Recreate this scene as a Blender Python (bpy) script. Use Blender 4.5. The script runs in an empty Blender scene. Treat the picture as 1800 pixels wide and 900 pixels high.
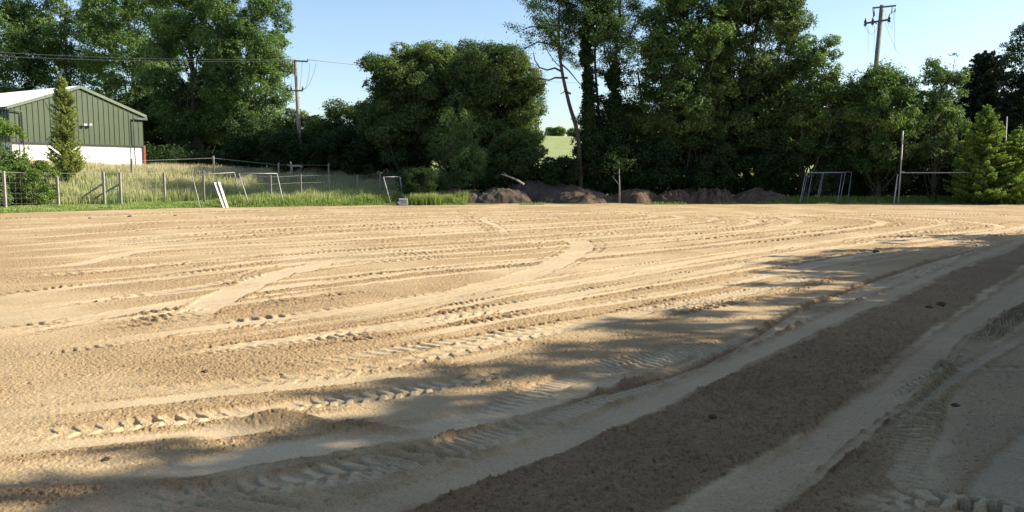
import bpy, math, random
import numpy as np
from mathutils import Vector, Matrix
D = bpy.data
scene = bpy.context.scene
col = scene.collection

# ------------------------------------------------------------------ camera
F = 1413.0; CAMH = 2.2; PITCH = math.atan(146 / F)
cd = D.cameras.new('camera'); cam = D.objects.new('camera', cd); col.objects.link(cam)
cam.location = (0, 0, CAMH); cam.rotation_euler = (math.pi / 2 - PITCH, 0, 0)
cd.sensor_width = 36; cd.lens = 36 * F / 1800; cd.clip_end = 5000; cd.clip_start = 0.05
scene.camera = cam
# ------------------------------------------------------------------ light
SUN_EL, SUN_AZ = 32.0, 86.0          # azimuth clockwise from +Y
w = D.worlds.new('World'); scene.world = w; w.use_nodes = True
nt = w.node_tree
bg = nt.nodes['Background']
sky = nt.nodes.new('ShaderNodeTexSky'); sky.sky_type = 'NISHITA'; sky.sun_disc = False
sky.sun_elevation = math.radians(SUN_EL); sky.sun_rotation = math.radians(SUN_AZ)
sky.air_density = 1.0; sky.dust_density = 1.0; sky.ozone_density = 2.1
nt.links.new(sky.outputs[0], bg.inputs[0]); bg.inputs[1].default_value = 0.103
sl = D.lights.new('sun', 'SUN'); sl.energy = 5.0; sl.angle = math.radians(0.53); sl.color = (1.0, 0.90, 0.74)
so = D.objects.new('sun', sl); col.objects.link(so)
e, a = math.radians(SUN_EL), math.radians(SUN_AZ)
S = Vector((math.cos(e) * math.sin(a), math.cos(e) * math.cos(a), math.sin(e)))
so.rotation_euler = S.to_track_quat('Z', 'Y').to_euler(); so.location = (30, 10, 40)
vs = scene.view_settings
vs.view_transform = 'Standard'; vs.look = 'None'; vs.gamma = 1; vs.use_curve_mapping = False
vs.exposure = 1.06

# ------------------------------------------------------------------ helpers
def ray(px, py):
    u = (px - 900) / F; v = (450 - py) / F
    return u, math.cos(PITCH) + v * math.sin(PITCH), v * math.cos(PITCH) - math.sin(PITCH)
def at(px, py, Y):
    x, y, z = ray(px, py); t = Y / y
    return Vector((x * t, Y, CAMH + z * t))
def gnd(px, py):
    x, y, z = ray(px, py); t = -CAMH / z
    return x * t, y * t

def hash3(ix, iy, iz, seed):
    h = (ix.astype(np.int64) * 374761393 + iy.astype(np.int64) * 668265263 + iz.astype(np.int64) * 2147483647 + seed * 1274126177) & 0xffffffff
    h = ((h ^ (h >> 13)) * 1274126177) & 0xffffffff
    h = (h ^ (h >> 16)) & 0xffffff
    return h.astype(np.float32) / 16777216.0
def noise2(x, y, seed=0):
    xi = np.floor(x); yi = np.floor(y); fx = (x - xi).astype(np.float32); fy = (y - yi).astype(np.float32)
    fx = fx * fx * (3 - 2 * fx); fy = fy * fy * (3 - 2 * fy); z = np.zeros_like(xi)
    a = hash3(xi, yi, z, seed); b = hash3(xi + 1, yi, z, seed); c = hash3(xi, yi + 1, z, seed); d = hash3(xi + 1, yi + 1, z, seed)
    return (a + (b - a) * fx) * (1 - fy) + (c + (d - c) * fx) * fy
def fbm2(x, y, oct=3, seed=0):
    s = 0; am = 1; t = 0
    for i in range(oct):
        s = s + am * noise2(x * 2 ** i + 17.3 * i, y * 2 ** i - 9.1 * i, seed + i); t += am; am *= .5
    return s / t
def noise3(p, seed=0):
    pi = np.floor(p); f = (p - pi); f = f * f * (3 - 2 * f)
    x, y, z = pi.T; fx, fy, fz = f.T
    def L(a, b, t): return a + (b - a) * t
    r = []
    for dz in (0, 1):
        a = L(hash3(x, y, z + dz, seed), hash3(x + 1, y, z + dz, seed), fx)
        b = L(hash3(x, y + 1, z + dz, seed), hash3(x + 1, y + 1, z + dz, seed), fx)
        r.append(L(a, b, fy))
    return L(r[0], r[1], fz)
def sst(x, a, b):
    t = np.clip((x - a) / (b - a), 0, 1); return t * t * (3 - 2 * t)

def tag(o, label=None, cat=None, group=None, kind=None):
    if label: o['label'] = label
    if cat: o['category'] = cat
    if group: o['group'] = group
    if kind: o['kind'] = kind
    return o
def empty(name, loc, label=None, cat=None, group=None, rz=0):
    o = D.objects.new(name, None); col.objects.link(o); o.location = loc; o.rotation_euler = (0, 0, rz)
    o.empty_display_size = .2
    return tag(o, label, cat, group)
def npmesh(name, V, Fc, mat, parent=None, attrs=None, smooth=False, loc=None):
    """V (n,3) array; Fc (m,k) array, all faces with k corners"""
    V = np.ascontiguousarray(V, dtype=np.float32); Fc = np.ascontiguousarray(Fc, dtype=np.int32)
    me = D.meshes.new(name); m, k = Fc.shape
    me.vertices.add(len(V)); me.vertices.foreach_set('co', V.ravel())
    me.loops.add(m * k); me.loops.foreach_set('vertex_index', Fc.ravel())
    me.polygons.add(m); me.polygons.foreach_set('loop_start', np.arange(0, m * k, k, dtype=np.int32))
    try: me.polygons.foreach_set('loop_total', np.full(m, k, dtype=np.int32))
    except Exception: pass
    if smooth: me.polygons.foreach_set('use_smooth', np.ones(m, dtype=bool))
    for n, arr in (attrs or {}).items():
        at_ = me.attributes.new(n, 'FLOAT', 'POINT'); at_.data.foreach_set('value', np.ascontiguousarray(arr, dtype=np.float32).ravel())
    me.materials.append(mat); me.update(calc_edges=True); me.validate()
    o = D.objects.new(name, me); col.objects.link(o); o.parent = parent
    if loc is not None: o.location = loc
    return o
class MB:
    """collects boxes, bars and tubes into one mesh"""
    def __init__(s): s.v = []; s.f = []
    def quad(s, *p):
        b = len(s.v); s.v += [tuple(q) for q in p]; s.f.append(tuple(range(b, b + len(p))))
    def bar(s, p, q, w, h=None, up=(0, 0, 1)):
        h = h or w; p = Vector(p); q = Vector(q); d = (q - p).normalized(); up = Vector(up)
        if abs(d.dot(up)) > .98: up = Vector((0, 1, 0))
        r = d.cross(up).normalized(); u = r.cross(d).normalized(); b = len(s.v)
        for c in (p, q):
            for i, j in ((-1, -1), (1, -1), (1, 1), (-1, 1)):
                s.v.append(tuple(c + r * i * w / 2 + u * j * h / 2))
        for f in ((3, 2, 1, 0), (4, 5, 6, 7), (0, 1, 5, 4), (1, 2, 6, 5), (2, 3, 7, 6), (3, 0, 4, 7)):
            s.f.append(tuple(b + i for i in f))
    def box(s, c, sz): s.bar((c[0], c[1], c[2] - sz[2] / 2), (c[0], c[1], c[2] + sz[2] / 2), sz[0], sz[1], up=(0, 1, 0))
    def tube(s, pts, rad, n=8):
        pts = [Vector(p) for p in pts]
        if not hasattr(rad, '__len__'): rad = [rad] * len(pts)
        b = len(s.v); prev = Vector((1, 0.13, 0.07))
        for i, p in enumerate(pts):
            d = (pts[min(i + 1, len(pts) - 1)] - pts[max(i - 1, 0)])
            d = d.normalized() if d.length > 1e-9 else Vector((0, 0, 1))
            r = prev - d * prev.dot(d)
            if r.length < 1e-3: r = Vector((0, 1, 0)) - d * d.y
            r.normalize(); prev = r; u = d.cross(r)
            for k in range(n):
                t = 2 * math.pi * k / n
                s.v.append(tuple(p + (r * math.cos(t) + u * math.sin(t)) * rad[i]))
        for i in range(len(pts) - 1):
            for k in range(n):
                s.f.append((b + i * n + k, b + i * n + (k + 1) % n, b + (i + 1) * n + (k + 1) % n, b + (i + 1) * n + k))
        s.f.append(tuple(b + k for k in range(n))[::-1]); s.f.append(tuple(b + (len(pts) - 1) * n + k for k in range(n)))
    def build(s, name, mat, parent=None, smooth=False, bevel=0):
        me = D.meshes.new(name); me.from_pydata(s.v, [], s.f); me.materials.append(mat); me.validate()
        if smooth:
            me.polygons.foreach_set('use_smooth', [len(p.vertices) == 4 for p in me.polygons])
        o = D.objects.new(name, me); col.objects.link(o); o.parent = parent
        if bevel:
            m = o.modifiers.new('b', 'BEVEL'); m.width = bevel; m.segments = 2
        return o

# ------------------------------------------------------------------ materials
def mat_base(name, rough=.8, spec=.3):
    m = D.materials.new(name); m.use_nodes = True; n = m.node_tree
    b = n.nodes['Principled BSDF']; b.inputs['Roughness'].default_value = rough; b.inputs['Specular IOR Level'].default_value = spec
    return m, n, b
def ramp(n, stops):
    r = n.nodes.new('ShaderNodeValToRGB'); el = r.color_ramp.elements
    while len(el) < len(stops): el.new(.5)
    for x, (p, c) in zip(el, stops): x.position = p; x.color = (*c, 1)
    return r
def nz(n, scale, detail=4, rough=.55, vec=None):
    t = n.nodes.new('ShaderNodeTexNoise'); t.inputs['Scale'].default_value = scale
    t.inputs['Detail'].default_value = detail; t.inputs['Roughness'].default_value = rough
    if vec is not None: n.links.new(vec, t.inputs['Vector'])
    return t
def simple(name, c1, c2, scale=4, rough=.8, spec=.3, bump=0, metal=0, coord='Object', bdist=.01):
    m, n, b = mat_base(name, rough, spec); tc = n.nodes.new('ShaderNodeTexCoord')
    t = nz(n, scale, 6, .6, tc.outputs[coord]); r = ramp(n, [(.3, c1), (.7, c2)])
    n.links.new(t.outputs[0], r.inputs[0]); n.links.new(r.outputs[0], b.inputs['Base Color']); b.inputs['Metallic'].default_value = metal
    if bump:
        bp = n.nodes.new('ShaderNodeBump'); bp.inputs['Strength'].default_value = bump; bp.inputs['Distance'].default_value = bdist
        n.links.new(t.outputs[0], bp.inputs['Height']); n.links.new(bp.outputs[0], b.inputs['Normal'])
    return m
def leafmat(name, dark, light, trans=.35, rough=.55, tcol=None):
    m, n, b = mat_base(name, rough, .12 if 'dark' in name or 'ivy' in name else .28)
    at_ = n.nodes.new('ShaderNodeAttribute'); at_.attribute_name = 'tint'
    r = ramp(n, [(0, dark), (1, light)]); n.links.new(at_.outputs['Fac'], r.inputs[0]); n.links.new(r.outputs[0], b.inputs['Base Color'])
    tr = n.nodes.new('ShaderNodeBsdfTranslucent')
    g = n.nodes.new('ShaderNodeMixRGB'); g.blend_type = 'MULTIPLY'; g.inputs[0].default_value = 1
    g.inputs[2].default_value = (*(tcol or (1.25, 1.35, .55)), 1)
    n.links.new(r.outputs[0], g.inputs[1]); n.links.new(g.outputs[0], tr.inputs[0])
    mx = n.nodes.new('ShaderNodeMixShader'); mx.inputs[0].default_value = trans
    n.links.new(b.outputs[0], mx.inputs[1]); n.links.new(tr.outputs[0], mx.inputs[2])
    n.links.new(mx.outputs[0], n.nodes['Material Output'].inputs[0])
    return m
M = {}
M['leaf'] = leafmat('leaf_green', (.050, .10, .028), (.18, .265, .085), .42)
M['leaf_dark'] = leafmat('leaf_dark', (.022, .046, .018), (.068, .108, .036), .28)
M['leaf_oak'] = leafmat('leaf_oak', (.040, .076, .026), (.155, .215, .068), .38)
M['leaf_pale'] = leafmat('leaf_pale', (.06, .115, .042), (.16, .235, .08), .38)
M['leaf_ash'] = leafmat('leaf_ash', (.04, .084, .03), (.11, .175, .055), .38)
M['leaf_yellow'] = leafmat('leaf_yellow', (.07, .13, .03), (.19, .27, .06), .35)
M['conifer'] = leafmat('conifer_light', (.09, .16, .035), (.28, .38, .09), .38)
M['conifer_dark'] = leafmat('conifer_dark', (.016, .032, .022), (.04, .065, .036), .12)
M['ivy'] = leafmat('ivy', (.018, .042, .014), (.045, .08, .024), .15, .35)
M['cypress'] = leafmat('cypress', (.13, .165, .05), (.36, .41, .12), .42, .7)
M['bark'] = simple('bark', (.035, .031, .025), (.095, .085, .07), 6, .95, .1, .6)
M['pole'] = simple('weathered_pole', (.16, .145, .12), (.27, .25, .21), 3, .85, .2, .3)
M['concrete'] = simple('concrete', (.24, .22, .18), (.36, .33, .28), 5, .9, .2, .4)
M['whitewall'] = simple('white_render', (.72, .71, .68), (.82, .81, .78), 1.2, .85, .2)
M['gal'] = simple('galvanised', (.36, .38, .40), (.52, .54, .56), 6, .45, .5, 0, .35)
M['whitemetal'] = simple('painted_white_metal', (.25, .24, .22), (.42, .41, .38), 5, .5, .4)
M['goalmetal'] = simple('dull_goal_metal', (.15, .16, .18), (.26, .27, .29), 6, .6, .3)
M['iron'] = simple('dark_iron', (.05, .055, .06), (.12, .12, .12), 8, .6, .4)
M['cable'] = simple('cable', (.10, .10, .10), (.16, .16, .16), 2, .5, .4)
M['insul'] = simple('insulator', (.05, .045, .045), (.12, .09, .08), 4, .3, .5)
M['clad'] = simple('green_cladding', (.052, .074, .038), (.066, .090, .047), .6, .45, .4)
M['trimg'] = simple('green_trim', (.10, .135, .085), (.13, .165, .11), 1, .5, .4)
M['roof'] = simple('fibre_cement_roof', (.62, .62, .62), (.76, .76, .76), 1, .45, .4)
M['red'] = simple('red_oxide', (.20, .05, .03), (.30, .09, .05), 3, .7, .3)
M['darkclad'] = simple('dark_soffit', (.03, .03, .03), (.05, .05, .05), 3, .6, .3)
M['whitewood'] = simple('white_wood', (.65, .63, .58), (.8, .78, .73), 5, .6, .3)
M['plastic'] = simple('grey_plastic', (.30, .31, .33), (.42, .43, .45), 8, .5, .4)
M['black'] = simple('black_plastic', (.015, .015, .017), (.03, .03, .03), 8, .5, .4)
M['greenpaint'] = simple('green_paint', (.03, .10, .08), (.05, .14, .11), 8, .5, .4)
M['log'] = simple('dead_wood', (.20, .17, .15), (.38, .34, .30), 4, .9, .2, .5)
def soilmat(name, c1, c2, bump=.9):
    m, n, b = mat_base(name, .95, .1); tc = n.nodes.new('ShaderNodeTexCoord')
    t = nz(n, 1.3, 8, .65, tc.outputs['Object']); t2 = nz(n, 9, 8, .7, tc.outputs['Object'])
    mx = n.nodes.new('ShaderNodeMath'); mx.operation = 'MULTIPLY_ADD'; mx.inputs[1].default_value = .5
    ad = n.nodes.new('ShaderNodeMath'); ad.operation = 'MULTIPLY'; ad.inputs[1].default_value = .5
    n.links.new(t2.outputs[0], ad.inputs[0]); n.links.new(t.outputs[0], mx.inputs[0]); n.links.new(ad.outputs[0], mx.inputs[2])
    r = ramp(n, [(.35, c1), (.65, c2)]); n.links.new(mx.outputs[0], r.inputs[0]); n.links.new(r.outputs[0], b.inputs['Base Color'])
    bp = n.nodes.new('ShaderNodeBump'); bp.inputs['Strength'].default_value = bump; bp.inputs['Distance'].default_value = .12
    n.links.new(t2.outputs[0], bp.inputs['Height']); n.links.new(bp.outputs[0], b.inputs['Normal'])
    return m
M['soil'] = soilmat('dug_soil', (.060, .042, .030), (.17, .120, .085))
M['soil_grey'] = soilmat('grey_dug_soil', (.062, .047, .036), (.145, .112, .086))
def grassmat(name, base, mid, tip):
    m, n, b = mat_base(name, .6, .25)
    at_ = n.nodes.new('ShaderNodeAttribute'); at_.attribute_name = 'tint'
    r = ramp(n, [(0, base), (.5, mid), (1, tip)]); n.links.new(at_.outputs['Fac'], r.inputs[0]); n.links.new(r.outputs[0], b.inputs['Base Color'])
    tr = n.nodes.new('ShaderNodeBsdfTranslucent'); n.links.new(r.outputs[0], tr.inputs[0])
    mx = n.nodes.new('ShaderNodeMixShader'); mx.inputs[0].default_value = .35
    n.links.new(b.outputs[0], mx.inputs[1]); n.links.new(tr.outputs[0], mx.inputs[2]); n.links.new(mx.outputs[0], n.nodes['Material Output'].inputs[0])
    return m
M['grass'] = grassmat('grass_fresh', (.08, .15, .03), (.20, .29, .055), (.48, .50, .20))
M['meadow'] = grassmat('grass_meadow', (.14, .22, .05), (.33, .38, .13), (.64, .53, .36))

# ------------------------------------------------------------------ terrain
EX = [-400, -60, -36, -27.9, -21.2, -7.9, 20.4, 37.3, 400]
EY = [-100, 22, 38, 43.8, 50.1, 55.3, 57.2, 58.4, 62]
def yedge(x): return np.interp(x, EX, EY)
def terrain(x, y):
    x = np.asarray(x, dtype=np.float64); y = np.asarray(y, dtype=np.float64)
    d = y - yedge(x)
    left = sst(-x, -2, 14)
    z = -.16 + .17 * sst(d, -.4, .5)
    z = z + left * (1.9 * sst(d, 5, 25)) + left * .45 * sst(-x, 24, 38) * sst(d, 9, 24) + (1 - left) * .5 * sst(d, 4, 20)
    z = z + sst(y, 90, 290) * 14.2
    z = z + (fbm2(x * .25, y * .25, 3, 5) - .5) * .25 * sst(d, 1, 6)
    return z
def tz(x, y): return float(terrain(np.array([x]), np.array([y]))[0])
def axis(parts):
    r = []
    for a_, b_, s_ in parts: r += list(np.arange(a_, b_, s_))
    return np.array(r + [parts[-1][1]])
gx = axis([(-1500, -200, 100), (-200, -60, 8), (-60, 60, .5), (60, 200, 8), (200, 1500, 100)])
gy = axis([(-300, -20, 20), (-20, 38, 2), (38, 80, .35), (80, 120, 2), (120, 400, 8), (400, 2500, 150)])
X, Y = np.meshgrid(gx, gy)
Z = terrain(X, Y)
nr, nc = X.shape; idx = np.arange(nr * nc).reshape(nr, nc)
Fc = np.stack([idx[:-1, :-1], idx[:-1, 1:], idx[1:, 1:], idx[1:, :-1]], -1).reshape(-1, 4)
m, n, b = mat_base('field_ground', .95, .1)
tc = n.nodes.new('ShaderNodeTexCoord'); t = nz(n, .35, 8, .6, tc.outputs['Object']); t2 = nz(n, 6, 5, .7, tc.outputs['Object'])
r = ramp(n, [(.3, (.10, .14, .035)), (.55, (.17, .20, .055)), (.75, (.24, .24, .09))]); n.links.new(t.outputs[0], r.inputs[0])
mx = n.nodes.new('ShaderNodeMixRGB'); mx.blend_type = 'MULTIPLY'; mx.inputs[0].default_value = .5
n.links.new(r.outputs[0], mx.inputs[1]); n.links.new(t2.outputs[0], mx.inputs[2]); 
at_ = n.nodes.new('ShaderNodeAttribute'); at_.attribute_name = 'far'
m2 = n.nodes.new('ShaderNodeMixRGB'); n.links.new(at_.outputs['Fac'], m2.inputs[0]); n.links.new(mx.outputs[0], m2.inputs[1])
r2 = ramp(n, [(.3, (.20, .25, .10)), (.7, (.29, .32, .14))]); n.links.new(t.outputs[0], r2.inputs[0]); n.links.new(r2.outputs[0], m2.inputs[2])
n.links.new(m2.outputs[0], b.inputs['Base Color'])
g = npmesh('ground', np.stack([X, Y, Z], -1).reshape(-1, 3), Fc, m, smooth=True, attrs={'far': sst(Y, 100, 150)})
tag(g, kind='structure')

# ------------------------------------------------------------------ sand field with tyre tracks
rows_py = np.concatenate([np.arange(345, 356, 2.0), np.arange(356, 920, .62), np.arange(920, 1500, 12), np.arange(1500, 3600, 150)])
rowY = []
for py in rows_py: rowY.append(gnd(900, py)[1])
rowY = np.array(rowY); rowY = np.concatenate([rowY, [.5, 0, -2, -6, -15, -40]])
# below one metre the fan of columns would pinch: keep a minimum spread
ratio = np.concatenate([-np.geomspace(4.5, .72, 60)[:-1], np.arange(-.72, .72, .00102), np.geomspace(.72, 4.5, 60)])
spread = np.maximum(rowY, 3.0)
XX = (spread[:, None] * ratio[None, :]).astype(np.float32); YY = np.repeat(rowY[:, None], len(ratio), 1).astype(np.float32)
print('sand grid', XX.shape)
def cat(pts, step=1.0):
    p = np.array(pts, float); p = np.vstack([2 * p[0] - p[1], p, 2 * p[-1] - p[-2]]); out = []
    for i in range(1, len(p) - 2):
        nn = max(3, int(np.linalg.norm(p[i + 1] - p[i]) / 22))
        for k in range(nn):
            t = k / nn
            out.append(.5 * ((2 * p[i]) + (-p[i - 1] + p[i + 1]) * t + (2 * p[i - 1] - 5 * p[i] + 4 * p[i + 1] - p[i + 2]) * t * t + (-p[i - 1] + 3 * p[i] - 3 * p[i + 1] + p[i + 2]) * t ** 3))
    out.append(p[-2]); return np.array(out)
base_n = fbm2(XX * .9, YY * .9, 3, 11)
patch = fbm2(XX * .33, YY * .33, 3, 21)
H = (fbm2(XX * .18, YY * .18, 3, 3) - .5) * .035 + (base_n - .5) * .016
fine = (noise2(XX * 36, YY * 36, 31) - .5) * .6 + (noise2(XX * 75, YY * 75, 32) - .5) * .6 + (noise2(XX * 15, YY * 15, 33) - .5) * .28
clod = np.clip(fbm2(XX * 38, YY * 38, 2, 35) - .60, 0, 1)
R = np.clip(.72 + (patch - .5) * 1.6 + (base_n - .5) * .9, 0.2, 1.0)     # rough 0..1
DMP_SHADE = np.zeros_like(R)                                                     # damp soil, plus shade painted at track edges and in grooves
T = np.zeros_like(R)                                                       # relief of the tracks
def track(pts, wd, depth=.018, tread=0, sp=.2, rough=.08, img=True, ridge=.014, damp=0, tamp=.02, fade=1.0, one=0):
    c = cat(pts)
    wpt = np.array([gnd(*q) for q in c]) if img else c
    jit = .0
    x0, x1 = wpt[:, 0].min() - wd, wpt[:, 0].max() + wd; y0, y1 = wpt[:, 1].min() - wd, wpt[:, 1].max() + wd
    ri = np.where((rowY >= y0) & (rowY <= y1))[0]
    if len(ri) == 0: return
    r0, r1 = ri.min(), ri.max() + 1
    best = np.full((r1 - r0, XX.shape[1]), 9.0, np.float32); sd = np.zeros_like(best); ss = np.zeros_like(best)
    s = 0
    for i in range(len(wpt) - 1):
        p, q = wpt[i], wpt[i + 1]; d = q - p; L = np.hypot(*d)
        if L < 1e-6: continue
        ylo, yhi = min(p[1], q[1]) - wd, max(p[1], q[1]) + wd
        sub = np.where((rowY[r0:r1] >= ylo) & (rowY[r0:r1] <= yhi))[0]
        if len(sub):
            a0, a1 = sub.min(), sub.max() + 1
            ymn = spread[r0 + a0:r0 + a1].min(); ymx = spread[r0 + a0:r0 + a1].max()
            xl, xh = min(p[0], q[0]) - wd, max(p[0], q[0]) + wd
            ra = [xl / ymn, xl / ymx, xh / ymn, xh / ymx]
            c0 = np.searchsorted(ratio, min(ra)); c1 = np.searchsorted(ratio, max(ra))
            if c1 > c0:
                xs = XX[r0 + a0:r0 + a1, c0:c1] - p[0]; ys = YY[r0 + a0:r0 + a1, c0:c1] - p[1]
                u = (xs * d[0] + ys * d[1]) / L; v = (xs * -d[1] + ys * d[0]) / L
                uc = np.clip(u, 0, L); dist = np.hypot(u - uc, v)
                B = best[a0:a1, c0:c1]; mk = dist < B
                B[mk] = dist[mk]; sd[a0:a1, c0:c1][mk] = v[mk]; ss[a0:a1, c0:c1][mk] = (s + uc)[mk]
        s += L
    xx = XX[r0:r1]; yy = YY[r0:r1]
    near = best < wd * 1.2
    endf = sst(ss, 0, min(2.5, s * .25)) * sst(s - ss, 0, min(2.5, s * .25))
    if not near.any(): return
    edge = wd / 2 * (1 + (noise2(xx * 2.2, yy * 2.2, 77) - .5) * .35 + (noise2(xx * 9, yy * 9, 78) - .5) * .22)
    brk = .72 + .28 * sst(noise2(xx * .5 + wd, yy * .5, int(abs(wpt[0, 0] * 7)) % 97), .2, .55) * fade
    mk = sst(edge + .035 - best, 0, .07) * brk
    mk *= near * endf
    brk = brk * endf
    prof = -depth * np.ones_like(best)
    if tread:
        if tread == 1:      # tractor lugs, chevron
            ph = ss / sp + np.where(sd > 0, .5, 0) + np.abs(sd) * 2.6
        elif tread == 2:    # straight cross bars
            ph = ss / sp + sd * .6
        else:               # fine diagonal
            ph = ss / sp + sd * 2.0
        ph = ph + (noise2(xx * 4, yy * 4, 90) - .5) * .35
        bar = sst(np.abs((ph % 1) - .5), .20, .32)
        prof = prof + (bar - .4) * tamp * (.40 if tread == 1 else .6) * (.15 + 1.5 * sst(noise2(xx * 1.3, yy * 1.3, 88), .2, .75)) * (.5 + noise2(xx * 14, yy * 14, 91))
        groove_shade = (1 - bar) * .30  # shade between the tread bars, put into the colour
        if one: prof = np.where(sd * one > 0, prof, -depth)
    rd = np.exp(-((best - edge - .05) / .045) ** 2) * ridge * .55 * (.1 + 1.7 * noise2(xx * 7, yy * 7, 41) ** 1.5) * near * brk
    if tread: damp = damp + groove_shade
    T[r0:r1] = T[r0:r1] * (1 - mk) + prof * mk + rd
    R[r0:r1] = R[r0:r1] * (1 - mk) + rough * mk + rd * 14
    DMP_SHADE[r0:r1] = np.clip(DMP_SHADE[r0:r1] * (1 - mk) + damp * mk + rd * 16, 0, 1)  # ridge term paints dark edge lines for the shade beside the ridges
# damp rough swath on the right, between two compacted strips
def band(U, L, soft, dmp, rg):
    global R, DMP_SHADE
    U = np.array(sorted(U, key=lambda q: q[1])); L = np.array(sorted(L, key=lambda q: q[1]))
    py = np.array([304 + 0.0 + F * CAMH / max(y_, .3) for y_ in rowY]); py = np.array([450 + F * math.tan(math.atan(CAMH / max(y_, .3)) - PITCH) for y_ in rowY])
    xu = np.array([gnd(np.interp(p, U[:, 1], U[:, 0]), min(p, 3000))[0] for p in py]); xl = np.array([gnd(np.interp(p, L[:, 1], L[:, 0]), min(p, 3000))[0] for p in py])
    wob = (base_n - .5) * .25 + (noise2(XX * 6, YY * 6, 51) - .5) * .10
    k = sst(XX - xu[:, None] + wob, 0, soft) * sst(xl[:, None] - XX + wob, 0, soft) * ((py > U[0, 1]) & (py < 2500))[:, None]
    R = R * (1 - k) + rg * k; DMP_SHADE = DMP_SHADE * (1 - k) + dmp * (.75 + .5 * (patch - .3)) * k
band([(200, 1100), (680, 900), (900, 821), (1143, 729), (1338, 632), (1509, 553), (1700, 468), (1815, 424)], [(1000, 1060), (1186, 900), (1430, 760), (1552, 656), (1673, 559), (1800, 468), (1960, 424)], .12, .95, 1.05)
band([(1240, 980), (1363, 894), (1509, 772), (1625, 687), (1692, 596), (1800, 535)], [(1480, 980), (1560, 894), (1600, 772), (1650, 687), (1720, 596), (1830, 535)], .06, .85, .9)
band([(1600, 1000), (1640, 800), (1680, 690), (1760, 600), (1850, 540)], [(2600, 1000), (2600, 540)], .2, .60, .5)
# far swaths
TR = []
far_rng = np.random.default_rng(8); LATER = []
def far(pts, wd=.9, **kw):
    P_ = np.array(pts, float)
    for q in range(5):
        of = far_rng.uniform(-1, 1) * 11; sc = (P_[:, 1] - 330) / 150
        Q = P_.copy(); Q[:, 1] += of * np.clip(sc, .35, 2) + far_rng.normal(size=len(Q)) * .7 * sc; Q[:, 0] += far_rng.normal() * 30
        i0 = int(far_rng.integers(0, max(1, len(Q) - 3))); Q = Q[i0:]
        track(Q, far_rng.uniform(.10, .26), depth=.016, ridge=.018, rough=far_rng.choice([.1, .1, .8, 1.1]), tread=int(far_rng.choice([2, 3, 2])), tamp=.05, sp=far_rng.uniform(.13, .22), damp=far_rng.choice([.0, .25, .4]))
    LATER.append((pts, wd * .68, {**dict(depth=.012, ridge=.014, rough=0), **kw}))
far([(-60, 389), (200, 380), (400, 373), (600, 368), (900, 365)], .8)
far([(-60, 409), (200, 393), (400, 384), (650, 376), (860, 372), (1000, 370)], .9)
far([(-60, 424), (100, 415), (300, 400), (600, 386), (850, 378), (1100, 373)], .7)
far([(-60, 438), (100, 427), (300, 412), (600, 395), (870, 383), (940, 381)], .8)
far([(-60, 448), (120, 436), (300, 422), (600, 402), (850, 390), (1000, 380)], .6)
far([(-60, 459), (120, 449), (300, 432), (600, 410), (880, 397), (1050, 388), (1150, 381), (1090, 375), (900, 379)], .7)
far([(-60, 477), (120, 466), (230, 445), (300, 438), (600, 422), (900, 404), (1100, 392), (1200, 382), (1130, 376)], .8)
far([(-60, 492), (150, 478), (300, 462), (500, 444), (800, 425), (1000, 410), (1180, 395), (1260, 385), (1200, 377)], .6, tread=2, tamp=.03, sp=.28)
far([(120, 500), (300, 478), (500, 455), (800, 436), (1000, 420), (1250, 402), (1330, 390), (1280, 381)], .6)
far([(-60, 535), (110, 507), (300, 487), (500, 465), (700, 452), (950, 435), (1200, 415), (1340, 401), (1405, 389), (1340, 380), (1200, 377)], .7)
far([(-60, 560), (80, 540), (300, 510), (480, 482), (650, 462), (900, 448), (1100, 430), (1300, 410), (1400, 398)], .45, tread=2, tamp=.035, sp=.25)
far([(-60, 600), (150, 560), (300, 535), (450, 510), (700, 480), (900, 462), (1150, 440), (1350, 418), (1480, 403), (1555, 391), (1480, 382), (1300, 377)], .7)
far([(300, 590), (350, 545), (420, 510), (470, 488), (560, 466), (650, 450)], 1.0, rough=0, depth=.02, ridge=.02)
far([(540, 570), (700, 535), (850, 505), (950, 475), (1010, 445), (1022, 430), (1000, 416)], 1.1, rough=0, ridge=.02)
far([(860, 378), (850, 386), (880, 400), (890, 415)], .5)
far([(600, 560), (850, 520), (1050, 488), (1250, 455), (1430, 428), (1580, 407), (1630, 398), (1665, 392), (1600, 383), (1450, 379)], .6)
far([(500, 600), (800, 555), (1050, 510), (1250, 475), (1450, 438), (1650, 412), (1750, 402), (1755, 396), (1690, 389), (1560, 383)], .6)
far([(900, 560), (1100, 527), (1300, 490), (1450, 460), (1600, 434), (1740, 412), (1830, 395)], .5, tread=2, tamp=.03, sp=.25)
far([(1250, 385), (1450, 378), (1650, 375), (1850, 377)], .6)
far([(1530, 430), (1660, 418), (1760, 405), (1850, 390)], .7)
far([(-60, 630), (100, 612), (300, 585), (500, 560), (700, 530), (900, 500)], .5, rough=.1)
far([(-60, 590), (100, 572), (300, 548), (480, 525), (640, 505)], .35, tread=1, tamp=.04, sp=.24)
far([(200, 640), (400, 610), (600, 585), (800, 555), (1000, 530)], .4, tread=1, tamp=.04, sp=.24)
far([(400, 660), (600, 630), (800, 600), (1000, 570), (1200, 535), (1350, 505), (1480, 470)], .5, tread=3, tamp=.03, sp=.2)
for p_, w_, k_ in LATER: track(p_, w_, **k_)
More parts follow.
